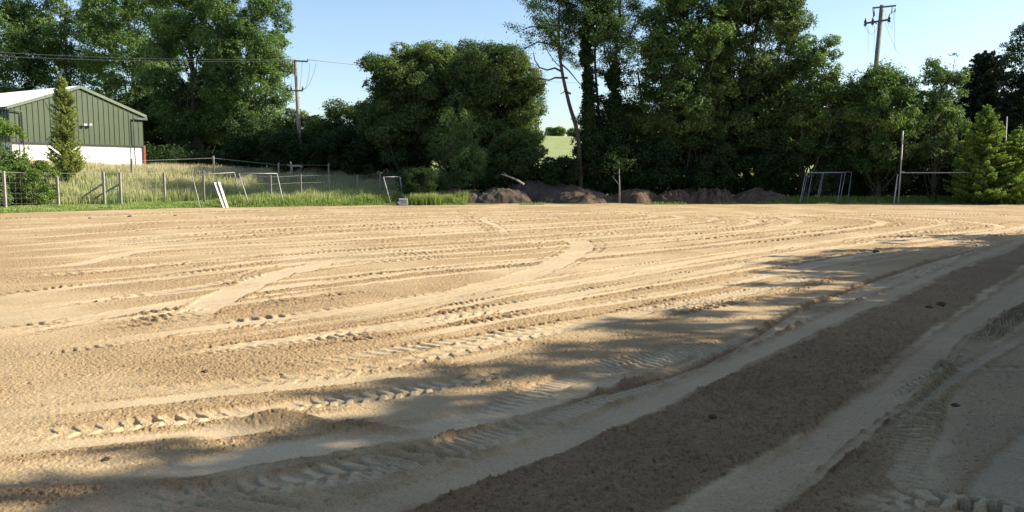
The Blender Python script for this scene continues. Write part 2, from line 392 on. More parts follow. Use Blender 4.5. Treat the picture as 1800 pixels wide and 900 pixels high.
for y0, y1, y2, y3 in ((395, 385, 377, 370), (401, 389, 380, 373), (418, 404, 391, 381), (429, 415, 399, 386), (443, 428, 410, 392), (468, 450, 430, 408), (483, 464, 440, 418), (507, 482, 455, 430), (548, 515, 478, 446), (575, 540, 497, 458)):
    track([(-60, y0), (300, y1), (650, y2), (1050, y3), (1250, y3 - 12)], far_rng.uniform(.16, .34), depth=.012, ridge=.02, rough=.02)
for y0, y1, y2, y3 in ((560, 500, 455, 420), (585, 520, 470, 432), (600, 545, 492, 448), (620, 560, 515, 460)):
    track([(600, y0), (900, y1), (1200, y2), (1480, y3), (1600, y3 - 14)], far_rng.uniform(.14, .28), depth=.012, ridge=.02, rough=.02)
# near tracks, sunlit
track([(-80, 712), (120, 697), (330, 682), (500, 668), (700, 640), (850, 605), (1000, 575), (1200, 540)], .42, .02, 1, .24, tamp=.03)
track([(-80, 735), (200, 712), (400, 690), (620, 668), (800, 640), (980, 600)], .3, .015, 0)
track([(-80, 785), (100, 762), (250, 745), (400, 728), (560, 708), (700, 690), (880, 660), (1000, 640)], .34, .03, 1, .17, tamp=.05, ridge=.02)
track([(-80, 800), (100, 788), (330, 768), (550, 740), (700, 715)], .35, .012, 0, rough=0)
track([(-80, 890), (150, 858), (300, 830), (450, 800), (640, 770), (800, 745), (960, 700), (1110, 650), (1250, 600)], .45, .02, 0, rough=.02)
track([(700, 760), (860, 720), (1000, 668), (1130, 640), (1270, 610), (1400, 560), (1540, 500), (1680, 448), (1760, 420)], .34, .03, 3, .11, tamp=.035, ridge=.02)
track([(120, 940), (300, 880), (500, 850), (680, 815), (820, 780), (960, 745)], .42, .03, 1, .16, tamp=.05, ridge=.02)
track([(250, 985), (560, 922), (720, 872), (900, 803), (1130, 712), (1330, 618), (1500, 542), (1690, 462), (1810, 418)], .34, .02, 0, rough=.22, ridge=.018, damp=.22)  # darker colour deepens the foreground shade on this strip
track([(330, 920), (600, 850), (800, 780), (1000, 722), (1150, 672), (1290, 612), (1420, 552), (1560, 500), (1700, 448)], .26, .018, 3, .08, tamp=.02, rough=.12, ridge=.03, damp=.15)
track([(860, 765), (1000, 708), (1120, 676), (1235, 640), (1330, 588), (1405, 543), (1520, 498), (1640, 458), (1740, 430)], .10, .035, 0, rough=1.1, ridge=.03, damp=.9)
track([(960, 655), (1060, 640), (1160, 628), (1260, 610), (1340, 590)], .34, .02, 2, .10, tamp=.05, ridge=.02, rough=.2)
track([(1180, 985), (1275, 900), (1390, 825), (1472, 765), (1590, 670), (1688, 580), (1800, 497), (1900, 435)], .44, .03, 0, rough=.3, ridge=.02, damp=.32)  # strip toned down in colour to darken the shade lying on it
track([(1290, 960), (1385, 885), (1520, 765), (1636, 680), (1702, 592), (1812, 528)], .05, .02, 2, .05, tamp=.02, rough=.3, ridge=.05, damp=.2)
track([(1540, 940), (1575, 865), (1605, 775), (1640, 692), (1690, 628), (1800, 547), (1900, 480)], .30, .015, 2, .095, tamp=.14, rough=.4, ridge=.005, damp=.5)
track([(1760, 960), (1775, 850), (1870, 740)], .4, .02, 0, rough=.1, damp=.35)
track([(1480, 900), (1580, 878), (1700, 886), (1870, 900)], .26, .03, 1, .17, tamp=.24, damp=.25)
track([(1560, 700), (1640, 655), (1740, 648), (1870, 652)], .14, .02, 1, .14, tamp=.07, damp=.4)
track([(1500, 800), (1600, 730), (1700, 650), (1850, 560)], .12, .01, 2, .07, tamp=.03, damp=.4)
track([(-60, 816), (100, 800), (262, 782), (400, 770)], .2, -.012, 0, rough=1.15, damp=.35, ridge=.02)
# scraped heap and churned patches
def bump_at(px, py, rx, ry, h, rot=0, rg=1.0, dm=.5, churn=0):
    x, y = gnd(px, py); dx = XX - x; dy = YY - y; c_, s_ = math.cos(rot), math.sin(rot)
    u = (dx * c_ + dy * s_) / rx; v = (-dx * s_ + dy * c_) / ry; g_ = np.exp(-(u * u + v * v) * 1.5)
    T[:] += g_ * h * (.6 + .8 * base_n); R[:] = R * (1 - g_) + rg * g_; DMP_SHADE[:] = np.maximum(DMP_SHADE, g_ * dm)
    if churn:
        w_ = np.sin((dx * .35 + dy) * 2 * math.pi / .17 + 5 * base_n + 3 * noise2(XX * 3, YY * 3, 9)); T[:] += g_ * churn * w_
bump_at(490, 748, .5, .14, .13, .1, .9, .75); bump_at(640, 758, .5, .14, .08, 0, 1.1, .75)
bump_at(740, 795, .5, .35, .0, 0, .5, .35, .035); bump_at(430, 880, .6, .3, .0, 0, .4, .3, .03); bump_at(1100, 655, .9, .3, .0, 0, .4, .2, .018)
bump_at(930, 745, .5, .25, 0, 0, .4, .2, .018); bump_at(80, 870, .7, .3, .02, .2, 1.0, .6); bump_at(300, 850, .5, .15, .03, 0, 1.0, .5)
bump_at(330, 640, 1.8, .6, .01, 0, 1.0, .12); bump_at(800, 645, 1.2, .5, .0, 0, .9, .15); bump_at(1450, 540, 1.0, .3, 0, .6, .7, .5, .02)
fadefar = 1 / (1 + (YY / 26) ** 2)
grain = np.clip(noise2(XX * 42, YY * 42, 61) * noise2(XX * 23, YY * 23, 62) - .42, 0, 1)
H = H + T + fine * .015 * np.clip(R, 0, 1.2) * (.35 + .65 * fadefar) + clod * (.065 + .10 * DMP_SHADE) * np.clip(R - .3, 0, 1) * (.3 + .7 * fadefar) - grain * (.05 + .08 * DMP_SHADE) * np.clip(R, 0, 1) + fine * .003
inside = rowY > -50
sm, n, b = mat_base('sand', .97, .08)
def attr(nm):
    q = n.nodes.new('ShaderNodeAttribute'); q.attribute_name = nm; return q.outputs['Fac']
tc = n.nodes.new('ShaderNodeTexCoord'); ob = tc.outputs['Object']
n1 = nz(n, .6, 6, .6, ob); n2 = nz(n, 26, 6, .75, ob); n3 = nz(n, 75, 4, .8, ob)
rs = n.nodes.new('ShaderNodeMath'); rs.operation = 'MULTIPLY_ADD'; n.links.new(n2.outputs[0], rs.inputs[0]); rs.inputs[1].default_value = .9; n.links.new(attr('rough'), rs.inputs[2])
rs2 = n.nodes.new('ShaderNodeMath'); rs2.operation = 'SUBTRACT'; n.links.new(rs.outputs[0], rs2.inputs[0]); rs2.inputs[1].default_value = .40
cr = ramp(n, [(0, (.500, .402, .262)), (.40, (.430, .328, .194)), (1, (.360, .258, .143))]); n.links.new(rs2.outputs[0], cr.inputs[0])
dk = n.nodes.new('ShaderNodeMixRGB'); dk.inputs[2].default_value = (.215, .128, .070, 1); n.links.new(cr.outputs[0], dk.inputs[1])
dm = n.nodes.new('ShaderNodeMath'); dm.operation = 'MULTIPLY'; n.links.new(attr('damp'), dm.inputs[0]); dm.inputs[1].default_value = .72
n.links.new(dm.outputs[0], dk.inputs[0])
mu = n.nodes.new('ShaderNodeMixRGB'); mu.blend_type = 'MULTIPLY'; mu.inputs[0].default_value = 1; n.links.new(dk.outputs[0], mu.inputs[1])
vr = ramp(n, [(.3, (.86, .86, .86)), (.7, (1.1, 1.08, 1.05))]); n.links.new(n1.outputs[0], vr.inputs[0]); n.links.new(vr.outputs[0], mu.inputs[2])
mu2 = n.nodes.new('ShaderNodeMixRGB'); mu2.blend_type = 'MULTIPLY'; mu2.inputs[0].default_value = .8; n.links.new(mu.outputs[0], mu2.inputs[1])
vr2 = ramp(n, [(.34, (.50, .48, .45)), (.47, (1, 1, 1)), (.7, (1.18, 1.16, 1.1))]); mu2.inputs[0].default_value = 1.0; n.links.new(n3.outputs[0], vr2.inputs[0]); n.links.new(vr2.outputs[0], mu2.inputs[2])
n.links.new(mu2.outputs[0], b.inputs['Base Color'])
bp = n.nodes.new('ShaderNodeBump'); bp.inputs['Distance'].default_value = .02
bs = n.nodes.new('ShaderNodeMath'); bs.operation = 'MULTIPLY_ADD'; n.links.new(attr('rough'), bs.inputs[0]); bs.inputs[1].default_value = .8; bs.inputs[2].default_value = .15
n.links.new(bs.outputs[0], bp.inputs['Strength']); n.links.new(n2.outputs[0], bp.inputs['Height']); n.links.new(bp.outputs[0], b.inputs['Normal'])
nr, nc = XX.shape; idx = np.arange(nr * nc, dtype=np.int32).reshape(nr, nc)
Fc = np.stack([idx[:-1, :-1], idx[1:, :-1], idx[1:, 1:], idx[:-1, 1:]], -1).reshape(-1, 4)
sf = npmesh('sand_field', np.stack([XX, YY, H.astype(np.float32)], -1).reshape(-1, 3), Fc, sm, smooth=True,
            attrs={'rough': np.clip(R, 0, 1.2), 'damp': np.clip(DMP_SHADE, 0, 1)})  # damp holds moist soil and the shade painted into the tracks
tag(sf, kind='structure')
Hs = H; rYrev = rowY[::-1]
def sandz(x, y):
    i = min(max(int(np.searchsorted(-rowY, -y)), 0), len(rowY) - 1); j = min(int(np.searchsorted(ratio, x / max(rowY[i], 3))), len(ratio) - 1)
    return float(Hs[i, j])

# ------------------------------------------------------------------ foliage
def leaf_faces(P, N, size, rng, aspect=.55, fold=.25):
    """one folded rhombus (4 verts, 2 triangles as a quad pair) per leaf point"""
    n_ = len(P)
    a_ = rng.normal(size=(n_, 3)); a_ -= (a_ * N).sum(1, keepdims=True) * N; a_ /= np.linalg.norm(a_, axis=1, keepdims=True) + 1e-9
    b_ = np.cross(N, a_)
    L = (size * rng.uniform(.6, 1.35, n_))[:, None]
    v = np.empty((n_, 4, 3))
    v[:, 0] = P - a_ * L * .5; v[:, 1] = P + b_ * L * aspect * .5 + N * L * fold * .5; v[:, 2] = P + a_ * L * .5; v[:, 3] = P - b_ * L * aspect * .5 + N * L * fold * .5
    V = v.reshape(-1, 3); i = np.arange(n_)[:, None] * 4
    Fq = np.concatenate([i + [0, 1, 2], i + [0, 2, 3]], 0)
    return V, Fq
def rdir(rng, n_):
    d = rng.normal(size=(n_, 3)); return d / (np.linalg.norm(d, axis=1, keepdims=True) + 1e-9)
def clusters(C, Rr, cnt, size, rng, flat=.75, shell=.5, up=.5, hole=.42, hf=1.1, aspect=.55):
    """leaves round blob centres C (m,3) with radii Rr; returns V,F,tint"""
    k_ = np.repeat(np.arange(len(C)), cnt)
    d = rdir(rng, len(k_)); rr = (shell + (1.08 - shell) * rng.random(len(k_)) ** .6) * (1 + .28 * rng.random(len(k_)) ** 5)
    d2 = d * [1, 1, flat]
    rr = rr * (.72 + .56 * noise3(C[k_] * 3 + d * 1.7, 21))
    P = C[k_] + d2 * (Rr[k_] * rr)[:, None] * (1 + .25 * (rng.random((len(k_), 1)) - .5))
    ns = noise3(P * hf, 3) * .6 + noise3(P * hf * 2.7, 5) * .4
    keep = ns > hole
    P = P[keep]; d = d[keep]; k_ = k_[keep]; ns = ns[keep]
    N = d * .55 + rdir(rng, len(P)) * .75 + np.array([0, 0, up]); N /= np.linalg.norm(N, axis=1, keepdims=True)
    V, Fq = leaf_faces(P, N, size, rng, aspect)
    bt = rng.random(len(C))
    tint = np.clip(.42 + .45 * (bt[k_] - .5) + .55 * (rng.random(len(P)) - .5) + .9 * (noise3(P * .35, 8) - .5), 0, 1)
    return V, Fq, np.repeat(tint, 4)
def limb(mb, p, q, r0, r1, rng, wob=.12, n=6, seg=6):
    p = np.array(p, float); q = np.array(q, float); L = np.linalg.norm(q - p); pts = []
    off = rng.normal(size=3) * L * wob
    for i in range(seg + 1):
        t = i / seg; z_ = p + (q - p) * t + off * math.sin(math.pi * t) + np.array([0, 0, -.12 * L * math.sin(math.pi * t) * (1 if q[2] > p[2] else -.3)])
        z_ = z_ + rng.normal(size=3) * L * .012 * (0 < i < seg); pts.append(z_)
    mb.tube(pts, [r0 + (r1 - r0) * (i / seg) ** .8 for i in range(seg + 1)], n)
    return pts
def copy_tree(o, parent=None):
    c = o.copy(); col.objects.link(c); c.parent = parent
    for ch in list(o.children): copy_tree(ch, c)
    return c
def broadleaf(name, label, cat_, box, Yd, seed, mat='leaf', nb=30, blob=.25, dens=1.0, leaf=.24, tr=.28, group=None, depth=None, flat=.75,
              hole=.42, shell=.45, low=False, up=.5, inner=.25, base=None, cone=0, ext=1.0, aspect=.55):
    leaf *= .84
    x0, x1, yt, yb = box; rng = np.random.default_rng(seed)
    pc = at((x0 + x1) / 2, (yt + yb) / 2, Yd); rx = (x1 - x0) / 2 * Yd / F; top = at(900, yt, Yd).z; bot = at(900, yb, Yd).z
    bx = pc.x if base is None else at(base, 300, Yd).x
    gz = tz(bx, Yd); bot = max(bot, gz + .05); rz = (top - bot) / 2; ry = depth or rx * .9; cz = (top + bot) / 2
    root = empty(name, (bx, Yd, gz), label, cat_, group)
    C = []; Rr = []
    br = blob * (rx * ry * rz) ** (1 / 3)
    for i in range(nb):
        bestd = -1
        for _ in range(8):
            d = rdir(rng, 1)[0]; r_ = .35 + .6 * rng.random() ** .5
            p = d * r_ / max((np.abs(d) ** 3).sum() ** (1 / 3), .5) * .96
            sh = 1 - cone * (p[2] * .5 + .5)
            q = np.array([p[0] * rx * sh, p[1] * ry * sh, p[2] * rz])
            dm_ = min([np.linalg.norm(q - c) for c in C], default=9)
            if dm_ > bestd: bestd = dm_; bq = q
        C.append(bq); Rr.append(br * rng.uniform(.75, 1.45))
    C = np.array(C); Rr = np.array(Rr)
    # keep blobs inside the outline
    m_ = 1 - np.minimum(Rr / max(min(rx, rz), .1), .8)[:, None] * .55
    C = C * m_ * ext
    C += np.array([pc.x - bx, 0, cz - gz])
    cnt = np.maximum(40, (dens * 2.6 * 4 * math.pi * Rr ** 2 / (leaf ** 2 * .5 * .55)).astype(int) // 2)
    V, Fq, ti = clusters(C, Rr, cnt, leaf, rng, flat, shell, up, hole, aspect=aspect)
    npmesh('crown', V, Fq, M[mat], root, {'tint': ti})
    mb = MB(); th = max(cz - gz, .3)
    tp = np.array([pc.x - bx, 0, th + rz * .35])
    pts = limb(mb, (0, 0, -.2), tp, tr, tr * .35, rng, .03, 9, 8)
    for c, r_ in zip(C, Rr):
        if rng.random() < .75:
            t_ = np.clip((c[2] / max(tp[2], .1)) * .75 - .15, .08, .95); s_ = pts[int(t_ * (len(pts) - 1))]
            limb(mb, s_, c, tr * .28 * (1.1 - t_ * .6), .018, rng, .1, 5, 5)
    mb.build('trunk', M['bark'], root, True)
    return root

GB = 'tall trees behind the meadow and shed'
# left group
broadleaf('tree', 'tall airy tree at the far left edge, showing sky between its limbs', 'tree', (-130, 75, -90, 285), 95.0, 1, 'leaf', 52, .20, .9, .30, .35, GB, hole=.46)
broadleaf('tree', 'tall dark-stemmed tree rising straight above the white shed roof', 'tree', (40, 195, -100, 285), 99.0, 2, 'leaf', 54, .20, .9, .30, .35, GB, hole=.46)
broadleaf('tree', 'tall open-crowned tree rising behind the right slope of the shed roof', 'tree', (150, 310, -90, 285), 95.0, 3, 'leaf', 54, .20, .95, .30, .35, GB, hole=.48)
broadleaf('tree', 'big full tree just right of the green shed, lowest lit leaves above the grass', 'tree', (255, 415, -110, 290), 87.0, 4, 'leaf', 60, .19, 1.0, .29, .45, GB, hole=.44)
broadleaf('tree', 'big rounded tree whose right edge overhangs the left utility pole', 'tree', (345, 512, -70, 285), 85.0, 5, 'leaf', 70, .18, 1.0, .28, .45, GB, hole=.44)
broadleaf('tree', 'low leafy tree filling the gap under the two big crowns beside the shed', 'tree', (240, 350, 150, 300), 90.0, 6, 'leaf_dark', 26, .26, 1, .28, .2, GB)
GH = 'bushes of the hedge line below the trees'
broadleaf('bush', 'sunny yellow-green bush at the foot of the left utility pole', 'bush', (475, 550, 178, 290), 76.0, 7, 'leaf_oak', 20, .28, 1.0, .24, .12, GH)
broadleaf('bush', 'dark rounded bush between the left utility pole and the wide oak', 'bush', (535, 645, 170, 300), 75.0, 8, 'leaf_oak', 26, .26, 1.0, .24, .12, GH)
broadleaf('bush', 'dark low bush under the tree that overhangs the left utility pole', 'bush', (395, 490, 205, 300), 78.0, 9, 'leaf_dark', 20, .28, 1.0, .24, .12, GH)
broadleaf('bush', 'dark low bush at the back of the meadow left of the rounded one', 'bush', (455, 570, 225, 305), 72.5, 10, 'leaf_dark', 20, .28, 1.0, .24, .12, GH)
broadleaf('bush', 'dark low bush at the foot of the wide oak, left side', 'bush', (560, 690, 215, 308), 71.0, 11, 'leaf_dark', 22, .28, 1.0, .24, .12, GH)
# centre pair
broadleaf('oak_tree', 'wide dark round-topped tree in the middle, left one of the joined pair', 'tree', (628, 815, 60, 310), 70.5, 12, 'leaf_oak', 80, .19, 1.15, .22, .4, None, hole=.42)
broadleaf('oak_tree', 'wide round tree with its sunlit side facing the strip of sky', 'tree', (765, 962, 68, 315), 69.0, 13, 'leaf_oak', 85, .19, 1.15, .22, .4, None, hole=.42)
broadleaf('oak_tree', 'middle crown joining the two wide round-topped trees, highest of them', 'tree', (690, 900, 57, 300), 72, 131, 'leaf_oak', 80, .19, 1.15, .22, .4, None, hole=.44)
broadleaf('willow_bush', 'pale grey-green bush in front of the joined round trees', 'bush', (745, 860, 186, 335), 60.8, 14, 'leaf_pale', 40, .2, .9, .17, .1, None, depth=1.6, aspect=.35, flat=1.5, cone=.2, hole=.5)
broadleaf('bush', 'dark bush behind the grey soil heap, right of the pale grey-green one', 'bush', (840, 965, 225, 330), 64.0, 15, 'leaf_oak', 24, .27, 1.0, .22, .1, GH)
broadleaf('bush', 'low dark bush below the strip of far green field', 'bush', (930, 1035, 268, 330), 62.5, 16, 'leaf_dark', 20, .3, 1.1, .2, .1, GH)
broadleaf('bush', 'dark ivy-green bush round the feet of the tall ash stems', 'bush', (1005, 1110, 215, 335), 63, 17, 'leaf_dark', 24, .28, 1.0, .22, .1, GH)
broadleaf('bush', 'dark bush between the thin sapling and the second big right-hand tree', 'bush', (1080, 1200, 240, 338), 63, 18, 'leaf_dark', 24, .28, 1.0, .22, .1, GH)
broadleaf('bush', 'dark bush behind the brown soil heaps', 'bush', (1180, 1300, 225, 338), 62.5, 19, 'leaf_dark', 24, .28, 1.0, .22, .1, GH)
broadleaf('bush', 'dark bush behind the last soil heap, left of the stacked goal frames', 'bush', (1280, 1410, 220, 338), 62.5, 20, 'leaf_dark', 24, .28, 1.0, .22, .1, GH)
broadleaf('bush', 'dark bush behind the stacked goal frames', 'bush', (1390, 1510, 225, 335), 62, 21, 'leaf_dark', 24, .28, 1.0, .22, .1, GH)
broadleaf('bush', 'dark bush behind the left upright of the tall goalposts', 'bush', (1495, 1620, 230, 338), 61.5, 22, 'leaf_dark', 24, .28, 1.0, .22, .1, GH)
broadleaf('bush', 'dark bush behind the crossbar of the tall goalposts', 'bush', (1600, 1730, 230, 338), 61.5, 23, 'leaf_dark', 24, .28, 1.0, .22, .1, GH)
# right group
GF = 'dark hedge trees behind the first row'
for k, (xa, xb, yt_, Yk, lab) in enumerate(((395, 520, 195, 82, 'under the tree that overhangs the left utility pole'), (505, 640, 205, 80, 'behind the left utility pole bushes'), (610, 790, 150, 78, 'filling the left flank of the wide oak'),
        (770, 950, 170, 77, 'filling the base of the round tree beside the sky gap'), (1040, 1190, 175, 75, 'between the ash stems and the first dense tree'), (1165, 1330, 120, 76, 'behind the crumbly soil heaps'),
        (1300, 1450, 110, 75, 'behind the last soil heap'), (1425, 1590, 130, 74, 'behind the stacked goal frames'), (1570, 1720, 150, 73, 'behind the goalposts crossbar'), (1690, 1850, 150, 74, 'behind the young conifers'), (215, 330, 170, 96, 'behind the right corner of the shed'), (310, 425, 190, 93, 'under the two big crowns right of the shed'))):
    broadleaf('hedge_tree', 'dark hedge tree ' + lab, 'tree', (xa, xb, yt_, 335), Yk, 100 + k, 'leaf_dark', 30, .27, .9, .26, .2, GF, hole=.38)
broadleaf('bush', 'broad dark ivy thicket joining the lower halves of the three ash stems', 'bush', (1008, 1120, 150, 330), 65, 120, 'leaf_dark', 34, .24, .9, .2, .1, None, hole=.45)
broadleaf('tree', 'airy tree with sky showing through, squeezed between the ashes and the first dense tree', 'tree', (1075, 1165, 30, 320), 66.5, 121, 'leaf_ash', 46, .17, .6, .18, .2, None, hole=.52)
GR = 'tall trees behind the soil heaps and goals'
broadleaf('tree', 'tall dense tree right of the ash stems, brightest leaves in its middle', 'tree', (1120, 1295, -90, 320), 63.8, 24, 'leaf', 85, .18, 1.0, .22, .4, GR, hole=.45)
broadleaf('tree', 'tallest dark tree rising above the brown soil heaps', 'tree', (1240, 1425, -120, 320), 64.8, 25, 'leaf_oak', 85, .18, 1.05, .22, .4, GR, hole=.44)
broadleaf('tree', 'tree with a sunlit stepped edge just left of the right utility pole', 'tree', (1380, 1480, 25, 315), 61.8, 26, 'leaf', 60, .2, 1.0, .21, .3, GR, hole=.45)
broadleaf('tree', 'broad lower tree that hides the foot of the right utility pole', 'tree', (1475, 1625, 98, 330), 60.3, 27, 'leaf', 60, .2, 1.0, .2, .25, GR, hole=.44)
broadleaf('tree', 'pale feathery tree behind the crossbar, right of the utility pole', 'tree', (1600, 1705, 70, 325), 59.8, 28, 'leaf_pale', 50, .2, .8, .19, .2, GR, hole=.5, cone=.35)
broadleaf('tree', 'dark leafy tree cut off by the right edge of the photo', 'tree', (1752, 1880, 8, 330), 67, 29, 'leaf_dark', 60, .19, 1.0, .22, .3, GR, hole=.47)
broadleaf('far_bush', 'small sunlit bush on the skyline of the far green field', 'bush', (950, 1004, 224, 250), 270, 30, 'leaf', 26, .32, 1.0, .7, .2, None)
broadleaf('far_bush', 'long low sunlit thicket on the far skyline, beside the ash stems', 'bush', (985, 1050, 228, 250), 275, 31, 'leaf', 26, .32, 1.0, .7, .2, None)

rng = np.random.default_rng(77)
def undergrowth(name, label, xa, xb, ya, yb, n_, h, mat='leaf_dark'):
    x = rng.uniform(xa, xb, n_); y = rng.uniform(ya, yb, n_); hh = h * (.35 + 1.1 * fbm2(x * .45, y * .45, 2, 71)); z = terrain(x, y) + hh * rng.random(n_) ** .6
    P = np.stack([x, y, z], 1); N = rdir(rng, n_) * .7 + np.array([0, -.1, .6]); N /= np.linalg.norm(N, axis=1, keepdims=True)
    V, Fq = leaf_faces(P, N, .24, rng, .6); o = npmesh(name, V, Fq, M[mat], None, {'tint': np.repeat(np.clip(.1 + .6 * rng.random(n_), 0, 1), 4)}); tag(o, label, 'undergrowth', kind='stuff')
undergrowth('undergrowth', 'dark tangled undergrowth beneath the trees behind the heaps and goals', -9, 62, 62.2, 67, 60000, 2.0)
undergrowth('undergrowth', 'dark tangled undergrowth beneath the trees at the back of the meadow', -40, -8, 76.5, 82, 30000, 2.6)

# ---------------------------- ash trees with visible stems
def ash(label, stem, Yd, seed, tr, ivy=None, extra=(), leafn=26, lsize=.16, spread_=1.0, from_t=.35):
    rng = np.random.default_rng(seed); P = [at(x, y, Yd) for x, y in stem]; gz = tz(P[0].x, Yd)
    P[0].z = gz - .1; o = Vector((P[0].x, Yd, gz)); P = [np.array(p - o) for p in P]
    for i in range(1, len(P)): P[i][1] += rng.normal() * .25
    root = empty('ash_tree', o, label, 'tree')
    c = []
    pa = np.vstack([2 * P[0] - P[1], P, 2 * P[-1] - P[-2]])
    for i in range(1, len(pa) - 2):
        for k in range(5):
            t = k / 5; c.append(.5 * ((2 * pa[i]) + (-pa[i - 1] + pa[i + 1]) * t + (2 * pa[i - 1] - 5 * pa[i] + 4 * pa[i + 1] - pa[i + 2]) * t * t + (-pa[i - 1] + 3 * pa[i] - 3 * pa[i + 1] + pa[i + 2]) * t ** 3))
    c.append(pa[-2]); mb = MB(); nn = len(c)
    rad = [tr * (1 - .8 * i / (nn - 1)) + .02 for i in range(nn)]; mb.tube(c, rad, 9)
    C = []; Rr = []
    def grow(p, d, L, r_, lvl):
        pts = [np.array(p)]; dd_ = np.array(d) / np.linalg.norm(d); seg = 5
        for k in range(seg):
            dd_ = dd_ + rng.normal(size=3) * .16 + np.array([0, 0, .10]); dd_ /= np.linalg.norm(dd_); pts.append(pts[-1] + dd_ * L / seg)
        mb.tube(pts, [r_ * (1 - .7 * k / seg) for k in range(seg + 1)], 5)
        if lvl == 0:
            for q in pts[2:]: C.append(q + rng.normal(size=3) * .15); Rr.append(rng.uniform(.28, .6) * spread_)
            return
        for k in range(2, seg + 1):
            for _ in range(2 if k > 3 else 1):
                nd = dd_ * .7 + rng.normal(size=3) * .65; grow(pts[k], nd, L * rng.uniform(.4, .62), r_ * .45, lvl - 1)
    for i in range(int(nn * from_t), nn, 1):
        if rng.random() < .85:
            an = rng.uniform(0, 2 * math.pi); d = np.array([math.cos(an), math.sin(an) * .7, rng.uniform(.3, 1.1)])
            h_ = i / nn; grow(c[i], d, rng.uniform(1.6, 3.2) * (1.15 - .4 * h_) * spread_, rad[i] * .35, 1)
    for ex in extra:      # bare twisted limbs
        q = [np.array(at(x, y, Yd) - o) for x, y in ex]; q = [v + np.array([0, -.15 * j, 0]) for j, v in enumerate(q)]
        mb.tube(q, [.07 * (1 - .75 * j / (len(q) - 1)) + .012 for j in range(len(q))], 6)
    mb.build('trunk', M['bark'], root, True)
    C = np.array(C); Rr = np.array(Rr)
    V, Fq, ti = clusters(C, Rr * 1.1, np.full(len(C), leafn), lsize, rng, .6, .1, .6, .36, 1.5, .45)
    npmesh('crown', V, Fq, M['leaf_ash'], root, {'tint': ti})
    if ivy:
        top_ = int(nn * ivy[0]); Ci = np.array(c[:top_]); Ci = np.repeat(Ci, 3, 0) + rng.normal(size=(top_ * 3, 3)) * np.array([.16, .16, .3])
        Ri = ivy[1] * (1.15 - .5 * np.linspace(0, 1, len(Ci)))
        V, Fq, ti = clusters(Ci, Ri, np.full(len(Ci), ivy[2]), .17, rng, 1.2, .45, .2, .34, 1.5, .8)
        npmesh('ivy', V, Fq, M['ivy'], root, {'tint': ti})
    return root
ash('slender leaning ash with bare twisted limbs reaching left over the gap', [(1022, 345), (1016, 245), (1000, 180), (987, 120), (982, 60), (984, 0), (990, -60)], 62, 41, .16,
    None, [[(998, 137), (975, 137), (965, 142), (950, 140), (930, 137)], [(988, 126), (975, 120), (962, 124), (948, 120), (940, 108), (937, 95)], [(1003, 165), (994, 160), (985, 166)],
    [(983, 80), (965, 78), (945, 75), (925, 85), (918, 95)], [(984, 110), (1000, 125), (1020, 150)], [(983, 70), (960, 50), (935, 48), (915, 55)]], leafn=90, spread_=1.5, from_t=.5)
ash('ivy-wrapped upright ash between its two slender neighbours', [(1040, 345), (1036, 240), (1034, 160), (1032, 90), (1036, 30), (1042, -60)], 63, 42, .24, (.80, .42, 420), leafn=70, from_t=.5, spread_=1.15)
ash('straight bare-stemmed ash nearest the tall dense trees, forked at its top', [(1084, 345), (1082, 240), (1078, 150), (1082, 95), (1088, 30), (1092, -60)], 63.5, 43, .22, (.50, .55, 420),
    [[(1080, 130), (1062, 95), (1060, 60), (1068, 20)], [(1082, 95), (1105, 70), (1118, 30)]], leafn=80, from_t=.45, spread_=1.3)
ash('thin ash stem against the sky, half hidden between ivy and bare stems', [(1062, 345), (1058, 250), (1050, 170), (1046, 100), (1050, 40), (1056, -40)], 65, 44, .13, None, leafn=60, from_t=.4)
# sapling in front of heaps
rng = np.random.default_rng(5); p0 = at(1089, 352, 58.5); z0 = tz(p0.x, 58.5)
sp_ = empty('sapling', (p0.x, 58.5, z0), 'thin pale-stemmed sapling standing between two soil heaps', 'tree')
mb = MB(); hgt = at(1086, 282, 58.5).z - z0; mb.tube([(0, 0, -.1), (-.02, 0, hgt * .4), (-.08, 0, hgt)], [.075, .055, .02], 7)
mb.tube([(-.02, 0, hgt * .42), (-.5, .1, hgt * .62)], [.03, .012], 5); mb.build('trunk', M['pole'], sp_, True)
Cc = np.array([(-.1, 0, hgt * .9), (.5, .1, hgt), (-.7, 0, hgt * .85), (.2, .2, hgt * 1.15), (-.4, 0, hgt * 1.1)])
V, Fq, ti = clusters(Cc, np.array([.8, .7, .9, .8, .7]), np.full(5, 110), .17, rng, .8, .1, .4, .38); npmesh('crown', V, Fq, M['leaf_dark'], sp_, {'tint': ti})

